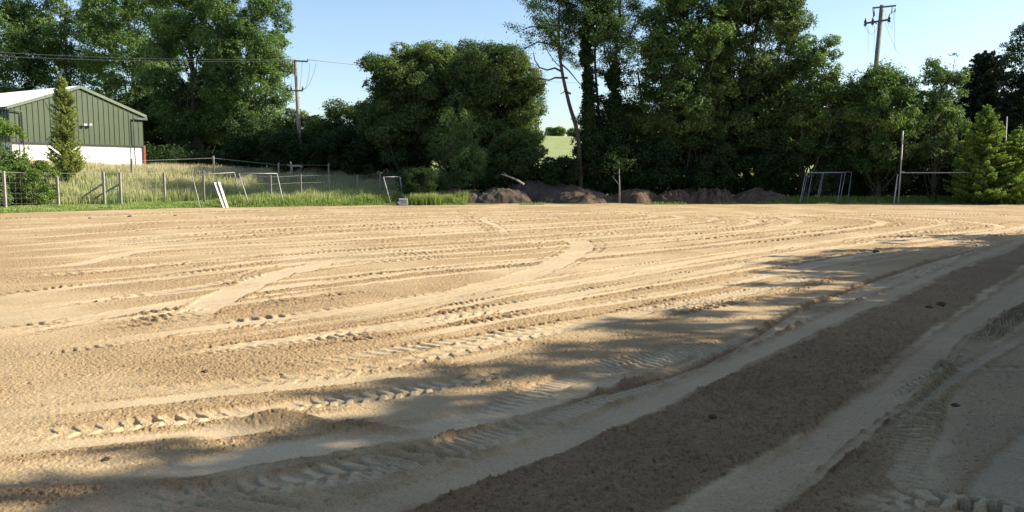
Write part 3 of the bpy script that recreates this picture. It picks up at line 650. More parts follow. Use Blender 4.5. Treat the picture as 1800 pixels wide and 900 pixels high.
# ---------------------------- conifers: whorled sprays
def conifer(name, label, box, Yd, seed, mat, tr=.12, nwh=26, per=7, needle=.13, droop=.1, pw=.8, low=0.02, cnt=60, group=None, taper=None, jag=.35, rise=.35):
    x0, x1, yt, yb = box; rng = np.random.default_rng(seed); px = (x0 + x1) / 2
    top = at(px, yt, Yd); gz = tz(top.x, Yd); Hh = top.z - gz; rx = (x1 - x0) / 2 * Yd / F; base = max(at(px, yb, Yd).z - gz, low)
    root = empty(name, (top.x, Yd, gz), label, 'tree', group); mb = MB()
    mb.tube([(0, 0, -.1), (rng.normal() * .05, 0, Hh * .5), (0, 0, Hh * .99)], [tr, tr * .55, .012], 7)
    Ps = []
    for i in range(nwh):
        t = i / (nwh - 1); z_ = base + (Hh - base) * t; env = (taper(t) if taper else (1 - t) ** pw) * rx
        for k in range(per):
            an = rng.uniform(0, 2 * math.pi); L = max(env * rng.uniform(1 - jag, 1.08), .08); d = np.array([math.cos(an), math.sin(an)])
            tip = np.array([d[0] * L, d[1] * L, z_ + L * (rise - droop) + rng.normal() * .05]); st = np.array([0, 0, z_ - .05])
            mid = (st + tip) / 2 + [0, 0, -L * droop]
            if L > .35: mb.tube([st, mid, tip], [.022, .014, .006], 4)
            m_ = max(6, int(cnt * L)); u = rng.random(m_) ** .7
            pts = (1 - u)[:, None] ** 2 * st + 2 * (u * (1 - u))[:, None] * mid + (u ** 2)[:, None] * tip
            side = np.array([-d[1], d[0], 0]); wd_ = .22 * L * (1 - u * .75) + .04
            pts = pts + side * (rng.uniform(-1, 1, m_) * wd_)[:, None] + np.array([0, 0, 1]) * (rng.normal(size=m_) * .04)[:, None] - np.array([0, 0, 1]) * (rng.random(m_) * .10 * L * droop)[:, None]
            Ps.append(pts)
    P = np.vstack(Ps); P = P[noise3(P * 2.1, 7) > .25]
    N = rdir(rng, len(P)) * .7 + np.array([0, 0, .7]); N /= np.linalg.norm(N, axis=1, keepdims=True)
    V, Fq = leaf_faces(P, N, needle, rng, .42); ti = np.clip(.3 + .5 * rng.random(len(P)) + .6 * (noise3(P * .8, 8) - .5), 0, 1)
    npmesh('crown', V, Fq, M[mat], root, {'tint': np.repeat(ti, 4)}); mb.build('trunk', M['bark'], root, True)
    return root
conifer('conifer', 'bright green young conifer at the right end of the crossbar', (1672, 1800, 186, 352), 57.5, 51, 'conifer', .12, 34, 11, .17, .06, .62, cnt=95, rise=.3)
conifer('conifer', 'second bright green young conifer at the right edge, touching the first', (1735, 1850, 225, 352), 57.3, 52, 'conifer', .1, 26, 9, .17, .06, .6, cnt=75, rise=.25)
conifer('conifer', 'very dark pointed conifer on the skyline right of the pale feathery tree', (1668, 1796, 92, 320), 66, 53, 'conifer_dark', .2, 44, 14, .26, .1, .38, cnt=70)
conifer('cypress_tree', 'narrow yellow-green cypress standing in front of the white shed wall', (72, 146, 138, 312), 57, 54, 'cypress', .14, 44, 12, .13, .05, .6, cnt=85,
        taper=lambda t: (1.0 if t < .12 else .78 if t < .3 else .66 - .1 * t if t < .6 else .60 * (1 - (t - .6) / .4) ** .6 + .05), jag=.5, rise=.75)
# bushes by the left fence
GL = 'leafy bushes behind the wire fence'
broadleaf('bush', 'leafy bush growing against the left corner of the shed', 'bush', (-45, 45, 196, 330), 52, 55, 'leaf_yellow', 26, .27, .8, .17, .09, GL, hole=.46)
broadleaf('bush', 'sprawling light green bush between the first two fence posts', 'bush', (5, 100, 278, 368), 50, 56, 'leaf_yellow', 22, .28, .9, .15, .05, GL)
broadleaf('bush', 'low light green bush cut by the left photo edge, behind the first fence post', 'bush', (-70, 30, 285, 370), 48.5, 57, 'leaf_yellow', 22, .28, .9, .15, .05, GL)
broadleaf('bush', 'grey-green bush at the end of the sunny grass, under the pale willow bush', 'bush', (700, 772, 292, 352), 57.6, 58, 'leaf_dark', 40, .28, .9, .12, .05, None, aspect=.3)

# ---------------------------- trees along the right side of the pitch (their shadow crosses the sand)
def side_tree(x, y, h, r_, seed, label, mat='leaf'):
    rng = np.random.default_rng(seed); root = empty('side_tree', (x, y, sandz(x, y) if y > 0 else 0), label, 'tree', 'trees along the right side of the pitch')
    C = []; Rr = []
    nb = 64
    for i in range(nb):
        d = rdir(rng, 1)[0]; q = .3 + .65 * rng.random() ** .5; C.append([d[0] * r_ * q, d[1] * r_ * q, h * .53 + d[2] * h * .45 * q]); Rr.append(rng.uniform(.55, 1.15))
    for i in range(30):      # loose outer twigs
        d = rdir(rng, 1)[0]; d[2] = abs(d[2]); C.append([d[0] * r_ * 1.05, d[1] * r_ * 1.1, h * .55 + d[2] * h * .54]); Rr.append(rng.uniform(.18, .38))
    C = np.array(C); Rr = np.array(Rr)
    V, Fq, ti = clusters(C, Rr, (Rr ** 2 * 420).astype(int), .26, rng, .8, .2, .4, .31)
    npmesh('crown', V, Fq, M[mat], root, {'tint': ti}); mb = MB(); pts = limb(mb, (0, 0, -.3), (0, 0, h * .85), .3, .06, rng, .02, 9, 8)
    for c in C:
        if rng.random() < .6: limb(mb, pts[int(np.clip(c[2] / h * 7, 1, 7))], c, .07, .02, rng, .1, 5, 4)
    mb.build('trunk', M['bark'], root, True); return root
Lsh = 10.0 / math.tan(e); ux, uy = math.sin(a), math.cos(a)
tips = [(1860, 441, 3.0), (1740, 442, 3.0), (1640, 445, 2.8), (1700, 470, 3.0), (1540, 478, 2.8), (1460, 474, 2.6), (1520, 451, 2.8), (1400, 459, 2.8), (1430, 505, 2.8), (1330, 545, 2.4), (1130, 590, 2.2), (960, 640, 2.0), (760, 720, 1.9), (520, 790, 1.9), (560, 850, 2.0), (300, 895, 2.0), (120, 960, 2.2)]
sd_ = 60
for i, (px, py, r_) in enumerate(tips):
    gx_, gy_ = gnd(px, py); h = 10.0
    # the outer reach of the shadow is the crown's top-left shoulder
    bx_, by_ = gx_ + ux * (h * .86 / math.tan(e)) + r_ * .75 + (.5 if py < 480 else 1.0 if py < 600 else 1.15 if py < 880 else .3), gy_ + uy * (h * .86 / math.tan(e))
    side_tree(bx_, by_, h, r_, sd_ + i, 'shade tree standing outside the photo to the right of the pitch')
for i, (dx, dy, h) in enumerate([(46, 62.5, 13), (51, 61.0, 14), (57, 60.6, 16), (62, 60.2, 17), (30, 22, 12), (23.5, 12, 12.5), (18, 5, 12), (15.5, 0, 12), (12, -4, 12), (8, -8, 11), (20, 9, 12.5), (29, 27, 9.5), (24, 19, 10), (21, 14, 9.5), (18, 9, 9), (15, 4.5, 9), (12, 0, 9), (9.5, -4, 9), (6.5, -8, 9), (3, -11, 9)]):
    side_tree(dx, dy, h, 3.0, sd_ + 20 + i, 'shade tree standing outside the photo to the right of the pitch')

# ------------------------------------------------------------------ grass
def grass_obj(name, label, P, hgt, wd, tint_b, tint_t, rng, mat, lean=.35, cat_='grass'):
    n_ = len(P); an = rng.uniform(0, 2 * math.pi, n_); d = np.stack([np.cos(an), np.sin(an), np.zeros(n_)], 1)
    s_ = np.stack([np.sin(an * 3.1), np.cos(an * 3.1), np.zeros(n_)], 1); ln = (rng.random(n_) ** 1.5 * lean)[:, None]; hg = hgt[:, None]
    v = np.empty((n_, 5, 3)); w_ = wd[:, None]
    v[:, 0] = P - s_ * w_; v[:, 1] = P + s_ * w_; mid = P + d * ln * hg * .35 + np.array([0, 0, 1]) * hg * .6
    v[:, 2] = mid + s_ * w_ * .8; v[:, 3] = mid - s_ * w_ * .8; v[:, 4] = P + d * ln * hg + np.array([0, 0, 1]) * hg
    i = np.arange(n_)[:, None] * 5; Fq = np.concatenate([i + [0, 1, 2], i + [0, 2, 3], i + [3, 2, 4]], 0)
    t_ = np.empty((n_, 5)); t_[:, :2] = tint_b[:, None]; t_[:, 2:4] = ((tint_b + tint_t) / 2)[:, None]; t_[:, 4] = tint_t
    o = npmesh(name, v.reshape(-1, 3), Fq, M[mat], None, {'tint': np.clip(t_, 0, 1)}); tag(o, label, cat_, kind='stuff'); return o
rng = np.random.default_rng(99)
# tall seeding meadow
n_ = 330000; x = rng.uniform(-58, -4, n_); d = rng.random(n_) ** .9 * 26 + np.where(x < -17.5, 8.0, 2.6); y = yedge(x) + d; keep = (np.abs(x / y) < .78) & (y < 76)
x, y, d = x[keep], y[keep], d[keep]; cl = fbm2(x * .8, y * .8, 2, 44); keep = rng.random(len(x)) < .35 + 1.1 * (cl - .3); x, y, d, cl = x[keep], y[keep], d[keep], cl[keep]
sh = np.hypot((x + 37) / 9, (y - 71) / 8)
P = np.stack([x, y, terrain(x, y) - .03], 1); hg = rng.uniform(.45, .95, len(x)) * (.6 + .8 * cl) * np.clip(.7 + d * .1, .7, 1)
tb = .05 + .3 * rng.random(len(x)); tt = np.clip(.25 + d * .05 + .7 * (rng.random(len(x)) - .4) + .8 * (fbm2(x * .5, y * .5, 2, 49) - .5), 0, 1)
grass_obj('meadow_grass', 'tall seeding meadow grass, tawny behind and greener in front, between pitch and trees', P, hg, np.full(len(x), .020), tb, tt, rng, 'meadow')
# bright edge grass and weeds
n_ = 95000; x = rng.uniform(-42, -3.2, n_); d = rng.random(n_) ** 1.1 * np.where(x < -17, 8.5, 5.5) - .1; y = yedge(x) + d + (noise2(x * 1.5, x * 0, 12) - .5) * .6
cl = fbm2(x * .7, y * .7, 2, 47); P = np.stack([x, y, terrain(x, y) - .02], 1)
bright = sst(x, -23, -17); hg = (.07 + (.12 + .40 * bright) * sst(d, .2, 1.6) * rng.uniform(.5, 1.3, n_)) * (.4 + 1.2 * cl)
grass_obj('edge_grass', 'bright green grass along the left edge of the sand', P, hg, np.full(n_, .022), .05 + .3 * rng.random(n_), np.clip(.30 + .75 * rng.random(n_) ** 1.3 + .9 * (fbm2(x * 1.1, y * 1.1, 2, 48) - .5) + .12 * (1 - bright), 0, 1), rng, 'grass', .5)
n_ = 14000; x = rng.uniform(19, 50, n_); d = rng.random(n_) * 3.5 - .3; y = yedge(x) + d + (noise2(x * 1.1, x * 0, 13) - .5) * .8; P = np.stack([x, y, terrain(x, y) - .02], 1)
grass_obj('shaded_grass', 'shaded grass round the stacked goal frames and the tall goalposts', P, (.12 + .35 * sst(d, .0, 1.5)) * rng.uniform(.5, 1.3, n_), np.full(n_, .024), .05 + .3 * rng.random(n_), .3 + .4 * rng.random(n_), rng, 'grass', .5)
n_ = 3500; x = rng.uniform(-3.5, 19.5, n_); cl = noise2(x * .6, x * 0, 19); keep = cl > .62; x = x[keep]; y = yedge(x) + rng.normal(size=len(x)) * .3; P = np.stack([x, y, terrain(x, y) - .02 + .03], 1)
grass_obj('weed_tufts', 'sparse low weeds along the foot of the soil heaps', P, rng.uniform(.08, .25, len(x)), np.full(len(x), .025), .2 * rng.random(len(x)), .4 + .4 * rng.random(len(x)), rng, 'grass', .6)
def tuft(px, Yd, r_, h, lab, nbl=900):
    o = at(px, 300, Yd); rr = rng.normal(size=(nbl, 2)) * r_ / 2; x = o.x + rr[:, 0]; y = Yd + rr[:, 1] * .6; P = np.stack([x, y, np.maximum(terrain(x, y), .0) - .03], 1)
    hg_ = h * rng.uniform(.5, 1.1, nbl); ob_ = grass_obj('grass_clump', lab, P, hg_, np.full(nbl, .018), .1 + .3 * rng.random(nbl), .5 + .5 * rng.random(nbl), rng, 'grass', .35)
    ob_['category'] = 'grass clump'; del ob_['kind']
    return ob_
tuft(733, 55.4, .7, .85, 'bright grass clump right beside the grey box'); tuft(757, 55.6, .6, .85, 'bright grass clump ending the sunny grass, left of the dark soil')
tuft(788, 56.4, .35, .75, 'lone green clump standing before the dark soil heap', 400)

# ------------------------------------------------------------------ soil heaps
def heap(label, x0, x1, yt, Yd, seed, mat='soil', ry=1.9, group='soil heaps along the far edge', rag=.5):
    rng = np.random.default_rng(seed); c = at((x0 + x1) / 2, 356, Yd); rx = (x1 - x0) / 2 * Yd / F; Yd += .7; gz = tz(c.x, Yd); h = (at(900, yt, Yd).z - gz) * .88
    q = np.linspace(-1.35, 1.35, 90); QX, QY = np.meshgrid(q, q); rr = np.hypot(QX * (1 + .12 * np.sin(QY * 4 + seed)), QY * (1 + .15 * np.sin(QX * 3 + seed)))
    n1_ = fbm2(QX * 2.2 + seed, QY * 2.2, 4, seed); prof = np.clip(1 - rr + .25 * (n1_ - .5), 0, 1) ** .75
    prof = np.tanh(prof * 1.45) * (.72 + .5 * fbm2(QX * 2.1 + seed, QY * 2.1, 3, seed + 3)); prof /= prof.max()
    rid = np.abs(fbm2(QX * 3.5, QY * 3.5 + seed, 3, seed + 9) - .5) * 2
    Zz = prof * h * (1 - .3 * rag * rid) + (fbm2(QX * 7, QY * 7, 4, seed + 5) - .5) * .85 * rag * np.clip(prof * 3, 0, 1) - .08
    nr, nc = QX.shape; idx = np.arange(nr * nc).reshape(nr, nc); Fc = np.stack([idx[:-1, :-1], idx[:-1, 1:], idx[1:, 1:], idx[1:, :-1]], -1).reshape(-1, 4)
    o = npmesh('soil_heap', np.stack([QX * rx, QY * ry, Zz], -1).reshape(-1, 3), Fc, M[mat], smooth=True, loc=(c.x, Yd, gz)); tag(o, label, 'soil heap', group); return o
heap('low dark soil heap at the left end of the row, beside the grass clump', 765, 862, 326, 59.2, 1, 'soil_grey')
heap('wide low grey soil heap in front of the fallen pale branch', 825, 945, 324, 58.9, 2, 'soil_grey', 1.8)
heap('tallest long grey soil heap behind the others, below the far field', 870, 1062, 310, 61.5, 3, 'soil_grey', 2.2)
heap('broad smooth grey soil heap just left of the thin sapling', 945, 1088, 324, 59.2, 4, 'soil_grey', 1.8)
heap('smooth brownish soil heap just right of the thin sapling', 1072, 1168, 326, 59.3, 5, 'soil', 1.7, rag=.4)
heap('crumbly brown soil heap, second right of the thin sapling', 1142, 1240, 329, 58.9, 6, 'soil', 1.6, rag=1.1)
heap('low heap showing behind two crumbly brown heaps', 1170, 1262, 325, 61.2, 61, 'soil', 1.6, rag=.6)
heap('crumbly steep brown soil heap in the middle of the brown ones', 1212, 1300, 327, 58.9, 7, 'soil', 1.6, rag=1.1)
heap('widest brown soil heap, nearest the stacked goal frames', 1278, 1402, 325, 59.3, 8, 'soil', 1.8, rag=.7)
heap('dark soil heap at the right edge of the photo behind the young conifers', 1772, 1870, 338, 59.6, 9, 'soil', 1.8)
# fallen branch, stump
o_ = at(900, 312, 59.6); fb = MB()
q = [at(881, 306, 59.6) - o_, at(893, 310, 59.5) - o_, at(906, 315, 59.4) - o_, at(921, 324, 59.2) - o_]; fb.tube(q, [.04, .06, .07, .08], 8); fb.tube([q[1], at(884, 302, 59.7) - o_], [.05, .02], 5)
o = fb.build('fallen_branch', M['log'], None, True); o.location = o_; tag(o, 'pale dead branch lying on top of the grey soil heaps', 'branch')
mb = MB(); o_ = at(512, 294, 66); zb = tz(o_.x, 66)
mb.tube([(0, 0, zb - o_.z - .1), (.02, 0, .0), (-.05, 0, .45)], [.12, .1, .06], 7); mb.tube([(0, 0, .1), (.6, 0, .12), (.95, .1, .02)], [.1, .09, .05], 7); mb.tube([(0, 0, .05), (-.35, 0, .22)], [.06, .03], 6)
o = mb.build('dead_branch', M['log'], None, True); o.location = o_; tag(o, 'forked grey dead branch sticking out of the tawny meadow', 'branch')

# clods on the sand
def clod_obj(px, py, s_, seed, label):
    x, y = gnd(px, py); rng = np.random.default_rng(seed); import bmesh
    bm = bmesh.new(); bmesh.ops.create_icosphere(bm, subdivisions=3, radius=s_)
    for v in bm.verts:
        p = np.array(v.co)[None] / s_ * 1.3 + seed; k_ = .65 + .7 * float(noise3(p, seed)[0]) + .25 * float(noise3(p * 3, seed)[0]); v.co = v.co * k_; v.co.z *= .55
    me = D.meshes.new('soil_clod'); bm.to_mesh(me); bm.free(); me.materials.append(M['soil']); o = D.objects.new('soil_clod', me); col.objects.link(o)
    o.location = (x, y, sandz(x, y) + s_ * .2); tag(o, label, 'clod', 'soil clods lying on the sand')
clod_obj(1540, 443, .075, 3, 'dark clod lying near the top edge of the big shadow'); clod_obj(1680, 714, .035, 4, 'dark clod in the deep shade at the lower right')
clod_obj(360, 655, .035, 5, 'small dark clod on the sunlit rough sand, lower left'); clod_obj(1655, 537, .06, 6, 'flat clod on the dark damp swath, upper part')
clod_obj(1633, 541, .05, 7, 'smaller clod left of the flat one on the dark damp swath'); clod_obj(185, 811, .025, 8, 'tiny clod beside the smooth strip at the lower left')
clod_obj(1253, 737, .03, 10, 'clod in the middle of the dark damp swath, lower part'); clod_obj(228, 381, .09, 11, 'dark crumb near the left grass, below the wire gate')
clod_obj(158, 384, .07, 12, 'leftmost dark crumb on the sand below the fence'); clod_obj(308, 379, .07, 13, 'dark crumb on the sand below the leaning goal frame')

# ------------------------------------------------------------------ shed
LC = at(20, 250, 65); RC = at(253, 250, 75)
g0 = np.array([LC.x, LC.y]); g1 = np.array([RC.x, RC.y]); gw = float(np.linalg.norm(g1 - g0)); ang = math.atan2(g1[1] - g0[1], g1[0] - g0[0])
zb = 2.3; eave = at(20, 187, 65).z - zb; apex = at(137, 152, 69.8).z - zb; cb = at(50, 250, 66).z - zb; LEN = 30
shed = empty('shed', (LC.x, LC.y, zb), 'green metal-clad shed with white lower walls and pale roof', 'shed', rz=ang)
# local: x along gable, y into the shed
def roofz(x): return eave + (apex - eave) * (1 - abs(x - gw / 2) / (gw / 2))
mb = MB()
for (p, q) in (((.1, .1), (gw - .1, .1)), ((.1, LEN), (.1, .1)), ((gw - .1, .1), (gw - .1, LEN)), ((gw - .1, LEN), (.1, LEN))):
    mb.quad((p[0], p[1], -.6), (q[0], q[1], -.6), (q[0], q[1], cb + .05), (p[0], p[1], cb + .05))
mb.build('lower_wall', M['whitewall'], shed)
def cladding(p, q, topf, name):
    p = np.array(p, float); q = np.array(q, float); L = np.linalg.norm(q - p); d = (q - p) / L; nrm = np.array([d[1], -d[0]]); mb = MB(); s_ = 0; prof = []
    while s_ < L:
        prof += [(s_, 0), (s_ + .36, 0), (s_ + .385, .05), (s_ + .445, .05), (s_ + .47, 0)]; s_ += .47
    prof = [(min(a_, L), b_) for a_, b_ in prof] + [(L, 0)]
    # make sure the apex is a sample
    prof = sorted(set(prof + ([(L / 2, 0)] if topf else [])))
    for (s0, h0), (s1, h1) in zip(prof[:-1], prof[1:]):
        if s1 - s0 < 1e-5: continue
        a_ = p + d * s0 + nrm * h0; b_ = p + d * s1 + nrm * h1; t0 = roofz(s0) if topf else eave; t1 = roofz(s1) if topf else eave
        mb.quad((a_[0], a_[1], cb), (b_[0], b_[1], cb), (b_[0], b_[1], t1 - .02), (a_[0], a_[1], t0 - .02))
    return mb.build(name, M['clad'], shed)
cladding((0, 0), (gw, 0), True, 'gable_cladding'); cladding((0, LEN), (0, 0), False, 'side_cladding'); cladding((gw, 0), (gw, LEN), False, 'side_cladding')
mb = MB(); mb.bar((0, -.03, cb - .04), (gw, -.03, cb - .04), .08, .12); mb.build('drip_trim', M['darkclad'], shed)
# roof slopes, corrugated
def slope(x0, z0, x1, z1, name):
    mb = MB(); y_ = -.12; ny = []
    while y_ < LEN + .1: ny += [(y_, 0), (y_ + .2, 0), (y_ + .24, .04), (y_ + .3, .04)]; y_ += .34
    for (a_, ha), (b_, hb) in zip(ny[:-1], ny[1:]): mb.quad((x0, a_, z0 + ha), (x1, a_, z1 + ha), (x1, b_, z1 + hb), (x0, b_, z0 + hb))
    return mb.build(name, M['roof'], shed)
sl_ = (apex - eave) / (gw / 2)
slope(-.25, eave - .25 * sl_ + .06, gw / 2, apex + .06, 'roof_slope'); slope(gw / 2, apex + .062, gw + .25, eave - .25 * sl_ + .06, 'roof_slope')
mb = MB(); mb.bar((-.27, -.14, eave - .25 * sl_ - .02), (gw / 2, -.14, apex - .02), .06, .24); mb.bar((gw / 2, -.142, apex - .02), (gw + .27, -.142, eave - .25 * sl_ - .02), .06, .24); mb.build('barge_board', M['trimg'], shed)
for xg, sgn in ((-.3, 1), (gw + .3, -1)):
    mb = MB(); mb.bar((xg, -.1, eave - .2), (xg, LEN, eave - .2), .14, .12); mb.build('gutter', M['iron'], shed)
    xd = .85 if sgn > 0 else gw - 1.1
    mb = MB(); mb.tube([(xg, -.2, eave - .28), (xd, -.2, eave - .36), (xd, -.2, eave - .7), (xd, -.2, 0)], .055, 8)
    if sgn < 0: mb.tube([(xd, -.2, eave - .42), (xg, -.2, eave - .40)], .075, 8)
    mb.build('downpipe', M['iron'], shed, True)
mb = MB(); mb.box((gw - .02, .02, cb / 2 - .3), (.2, .2, cb + .6)); mb.build('corner_post', M['red'], shed)
mb = MB(); mb.box((6.2, -.12, 4.05), (.12, .2, .12)); fl = mb.build('floodlight', M['whitemetal'], shed)
mb = MB(); mb.box((5.98, -.28, 4.02), (.26, .16, .2)); mb.box((6.48, -.28, 4.05), (.26, .16, .2)); mb.build('lamp_head', M['plastic'], fl, bevel=.02)

# ------------------------------------------------------------------ fence
def fpt(px, ybase, Yd=None):
    if Yd is None:
        x, y = gnd(px, ybase)
    else: x, y = at(px, 300, Yd).x, Yd
    return Vector((x, y, tz(x, y)))
F1 = [(10, 370), (103, 366), (184, 363.5), (213, 362.5)]
fen = empty('wire_fence', fpt(10, 370), 'concrete-posted wire mesh fence at the left, on both sides of the narrow gate', 'fence')
org = fen.location.copy(); pl = []
def post(px, yb, yt, wd=.13, Yd=None, par=None, mt='concrete', og=None):
    p = fpt(px, yb, Yd); top = at(px, yt, p.y).z; mb = MB(); r_ = p - (og if og is not None else org)
    mb.bar((r_.x, r_.y, r_.z - .2), (r_.x + .01, r_.y, top - (og if og is not None else org).z), wd, wd * .9, up=(0, 1, 0)); mb.build('post', M[mt], par or fen, bevel=.012); return p, top
for px, yb, yt in ((-85, 374, 300), (10, 369.5, 301), (103, 366, 303), (184, 363.5, 302), (213, 363, 303), (290, 359.5, 303)):
    p, t_ = post(px, yb, yt, .15); pl.append((p, t_))
# struts of the gate posts
for px, dx in ((184, -24), (213, 24)):
    i = 3 if px == 184 else 4; p, t_ = pl[i]; q = fpt(px + dx, 361 if dx < 0 else 356); mb = MB()
    mb.bar(Vector((p.x, p.y - .02, t_ - .75)) - org, Vector((q.x, p.y - .1 if dx < 0 else p.y + .2, tz(q.x, p.y))) - org, .11, .1); mb.build('strut', M['concrete'], fen, bevel=.01)
for i, j in ((0, 1), (1, 2), (2, 3), (4, 5)):
    (p, tp_), (q, tq) = pl[i], pl[j]; mb = MB(); L = (q - p).length; nv = int(L / .3)
    for k in range(8):
        f_ = k / 7; hz = .05 + f_ * .95
        a_ = Vector((p.x, p.y, p.z + (tp_ - p.z) * hz - .05)); b_ = Vector((q.x, q.y, q.z + (tq - q.z) * hz - .05)); rr = .010 if k == 7 else .003
        mb.tube([a_ - org, (a_ + b_) / 2 - org - Vector((0, 0, .03)), b_ - org], rr, 4)
    for k in range(1, nv):
        f_ = k / nv; c_ = p.lerp(q, f_); mb.tube([c_ - org + Vector((0, 0, .05)), c_ - org + Vector((0, 0, ((tp_ - p.z) * (1 - f_) + (tq - q.z) * f_) - .1))], .002, 4)
    mb.build('wire_mesh', M['gal'], fen)
(p, tp_), (q, tq) = pl[3], pl[4]
gt = empty('gate', p, 'narrow dark green metal gate between two concrete posts', 'gate'); mb = MB(); v = q - p; a_ = v * .18; b_ = v * .82; zt = tp_ - p.z - .12
for c_ in (a_, b_): mb.tube([c_ + Vector((0, 0, .1)), c_ + Vector((0, 0, zt))], .025, 6)
for z_ in (.12, zt * .5, zt): mb.tube([a_ + Vector((0, 0, z_)), b_ + Vector((0, 0, z_))], .022, 6)
mb.build('frame', M['greenpaint'], gt); mb = MB()
for k in range(1, 4): c_ = a_.lerp(b_, k / 4); mb.tube([c_ + Vector((0, 0, .12)), c_ + Vector((0, 0, zt))], .012, 5)
mb.build('bars', M['greenpaint'], gt)
# back fence posts through the meadow with one strand
bf = empty('post_fence', fpt(357, 345, 54), 'thin wire fence with short wooden posts running through the tawny grass', 'fence'); o2 = bf.location.copy(); last = None
for px, Yd, yt in ((357, 54, 300), (475, 56, 308), (528, 58, 306), (578, 60, 306), (628, 61, 307), (668, 62, 303), (712, 63, 303)):
    p = fpt(px, 0, Yd); top = at(px, yt, Yd).z; top = max(top, p.z + .9); mb = MB(); r_ = p - o2; mb.bar((r_.x, r_.y, r_.z - .2), (r_.x, r_.y, top - o2.z), .12, .12, up=(0, 1, 0)); mb.build('post', M['pole'], bf, bevel=.01)
    cur = Vector((p.x, p.y, top - .12))
    if last is not None:
        mb = MB(); mb.tube([last - o2, cur - o2], .008, 4); mb.tube([last - o2 - Vector((0, 0, .5)), cur - o2 - Vector((0, 0, .5))], .008, 4); mb.build('wire', M['gal'], bf)
    last = cur
rf = empty('rail_fence', fpt(232, 0, 62), 'pale rail on short posts crossing the meadow in front of the shed', 'fence'); o3 = rf.location.copy(); last = None
for px, Yd, yt in ((-20, 56, 300), (114, 58, 296), (135, 59, 303), (232, 62, 279), (376, 66, 274), (490, 69, 286), (578, 70, 287)):
    p = fpt(px, 0, Yd); top = max(at(px, yt, Yd).z, p.z + .75); mb = MB(); r_ = p - o3; mb.bar((r_.x, r_.y, r_.z - .2), (r_.x, r_.y, top - o3.z), .16 if px == 232 else .12, .13, up=(0, 1, 0)); mb.build('post', M['concrete'], rf, bevel=.01)
    cur = Vector((p.x, p.y - .09, top - .18))
    if last is not None: mb = MB(); mb.tube([last - o3, cur - o3], .012, 5); mb.build('rail', M['whitemetal'], rf)
    last = cur

# ------------------------------------------------------------------ goals
def frame_goal(name, label, P, rad, mat, group=None, extra=(), net=False):
    """P: list of (px,py,Y) points bottom-left, top-left, top-right, bottom-right"""
    W = [at(*q) for q in P]; o0 = Vector((W[0].x, W[0].y, min(W[0].z, W[-1].z))); root = empty(name, o0, label, 'goal', group)
    for i in (0, -1):
        gz_ = max(tz(W[i].x, W[i].y), 0); W[i].z = gz_ - .03
    mb = MB(); mb.tube([W[0] - o0, W[1] - o0], rad, 8); mb.build('upright', M[mat], root, True)
    mb = MB(); mb.tube([W[1] - o0, W[2] - o0], rad, 8); mb.build('crossbar', M[mat], root, True)
    mb = MB(); mb.tube([W[2] - o0, W[3] - o0], rad, 8); mb.build('upright', M[mat], root, True)
    for q in extra:
        mb = MB(); A = at(*q[0]); B = at(*q[1]); mb.tube([A - o0, B - o0], rad * .8, 8); mb.build('brace', M[mat], root, True)
    return root
frame_goal('goal_frame', 'rusty white goal frame leaning back beside the white boards, left one', [(352, 359, 51), (338, 308, 52.5), (412, 303, 54), (427, 353, 52.8)], .024, 'whitemetal', 'small goal frames left in the grass', [((341, 312, 52.6), (346, 318, 52.6))])
frame_goal('goal_frame', 'white goal frame leaning in the grass just right of the white boards', [(439, 354, 52.5), (420, 305, 54), (487, 305, 54.6), (499, 345, 53.6)], .034, 'whitemetal', 'small goal frames left in the grass')
frame_goal('goal_frame', 'small half-buried goal frame near the grey box, sunk in weeds', [(687, 335, 56), (674, 311, 56.8), (703, 311, 57.4), (710, 330, 57)], .035, 'whitemetal', 'small goal frames left in the grass')
for (xa, ya, xb, yb, lab) in ((378, 321, 395, 361, 'left white board of the pair propped by the leaning goal frame'), (385, 320, 401, 360, 'right white board of the pair propped by the leaning goal frame')):
    A = at(xa, ya, 52.6); B = at(xb, yb, 51.2); B.z = tz(B.x, B.y) - .02; mb = MB(); mb.bar(A - B, Vector((0, 0, 0)), .14, .03); o = mb.build('white_board', M['whitewood'], None, bevel=.004); o.location = B
    tag(o, lab, 'board', 'white boards propped by the goal frame')
# stacked frames at the right
for k, (dx, dY, lab) in enumerate(((0, 0, 'front grey metal goal of the leaning stack at the right'), (8, .35, 'middle grey metal goal of the leaning stack at the right'), (16, .7, 'rear grey metal goal of the leaning stack, furthest right'))):
    bot = [(1406, 1408, 1419)[k], (1472, 1476, 1490)[k]]; tp = [(1416, 1420, 1428)[k], (1480, 1486, 1497)[k]]; Yk = 57.6 + dY
    root = frame_goal('metal_goal', lab, [(bot[0], 345, Yk), (tp[0], 304 - k * .5, Yk + 1), (tp[1], 303.5 - k * .5, Yk + 1), (bot[1], 347, Yk)], .026, 'goalmetal', 'grey metal goals stacked leaning together',
                      [((1437 + k * 3, 346, Yk), (1446 + k * 2, 304, Yk + 1))] if k != 2 else [])
    if k == 0:
        mb = MB(); o0 = root.location
        for j in range(1, 16):
            f_ = j / 16; A = at(bot[0] + (bot[1] - bot[0]) * f_, 346, Yk + .15); B = at(tp[0] + (tp[1] - tp[0]) * f_, 304, Yk + 1); mb.tube([A - o0, B - o0], .004, 4)
        mb.build('net', M['iron'], root)
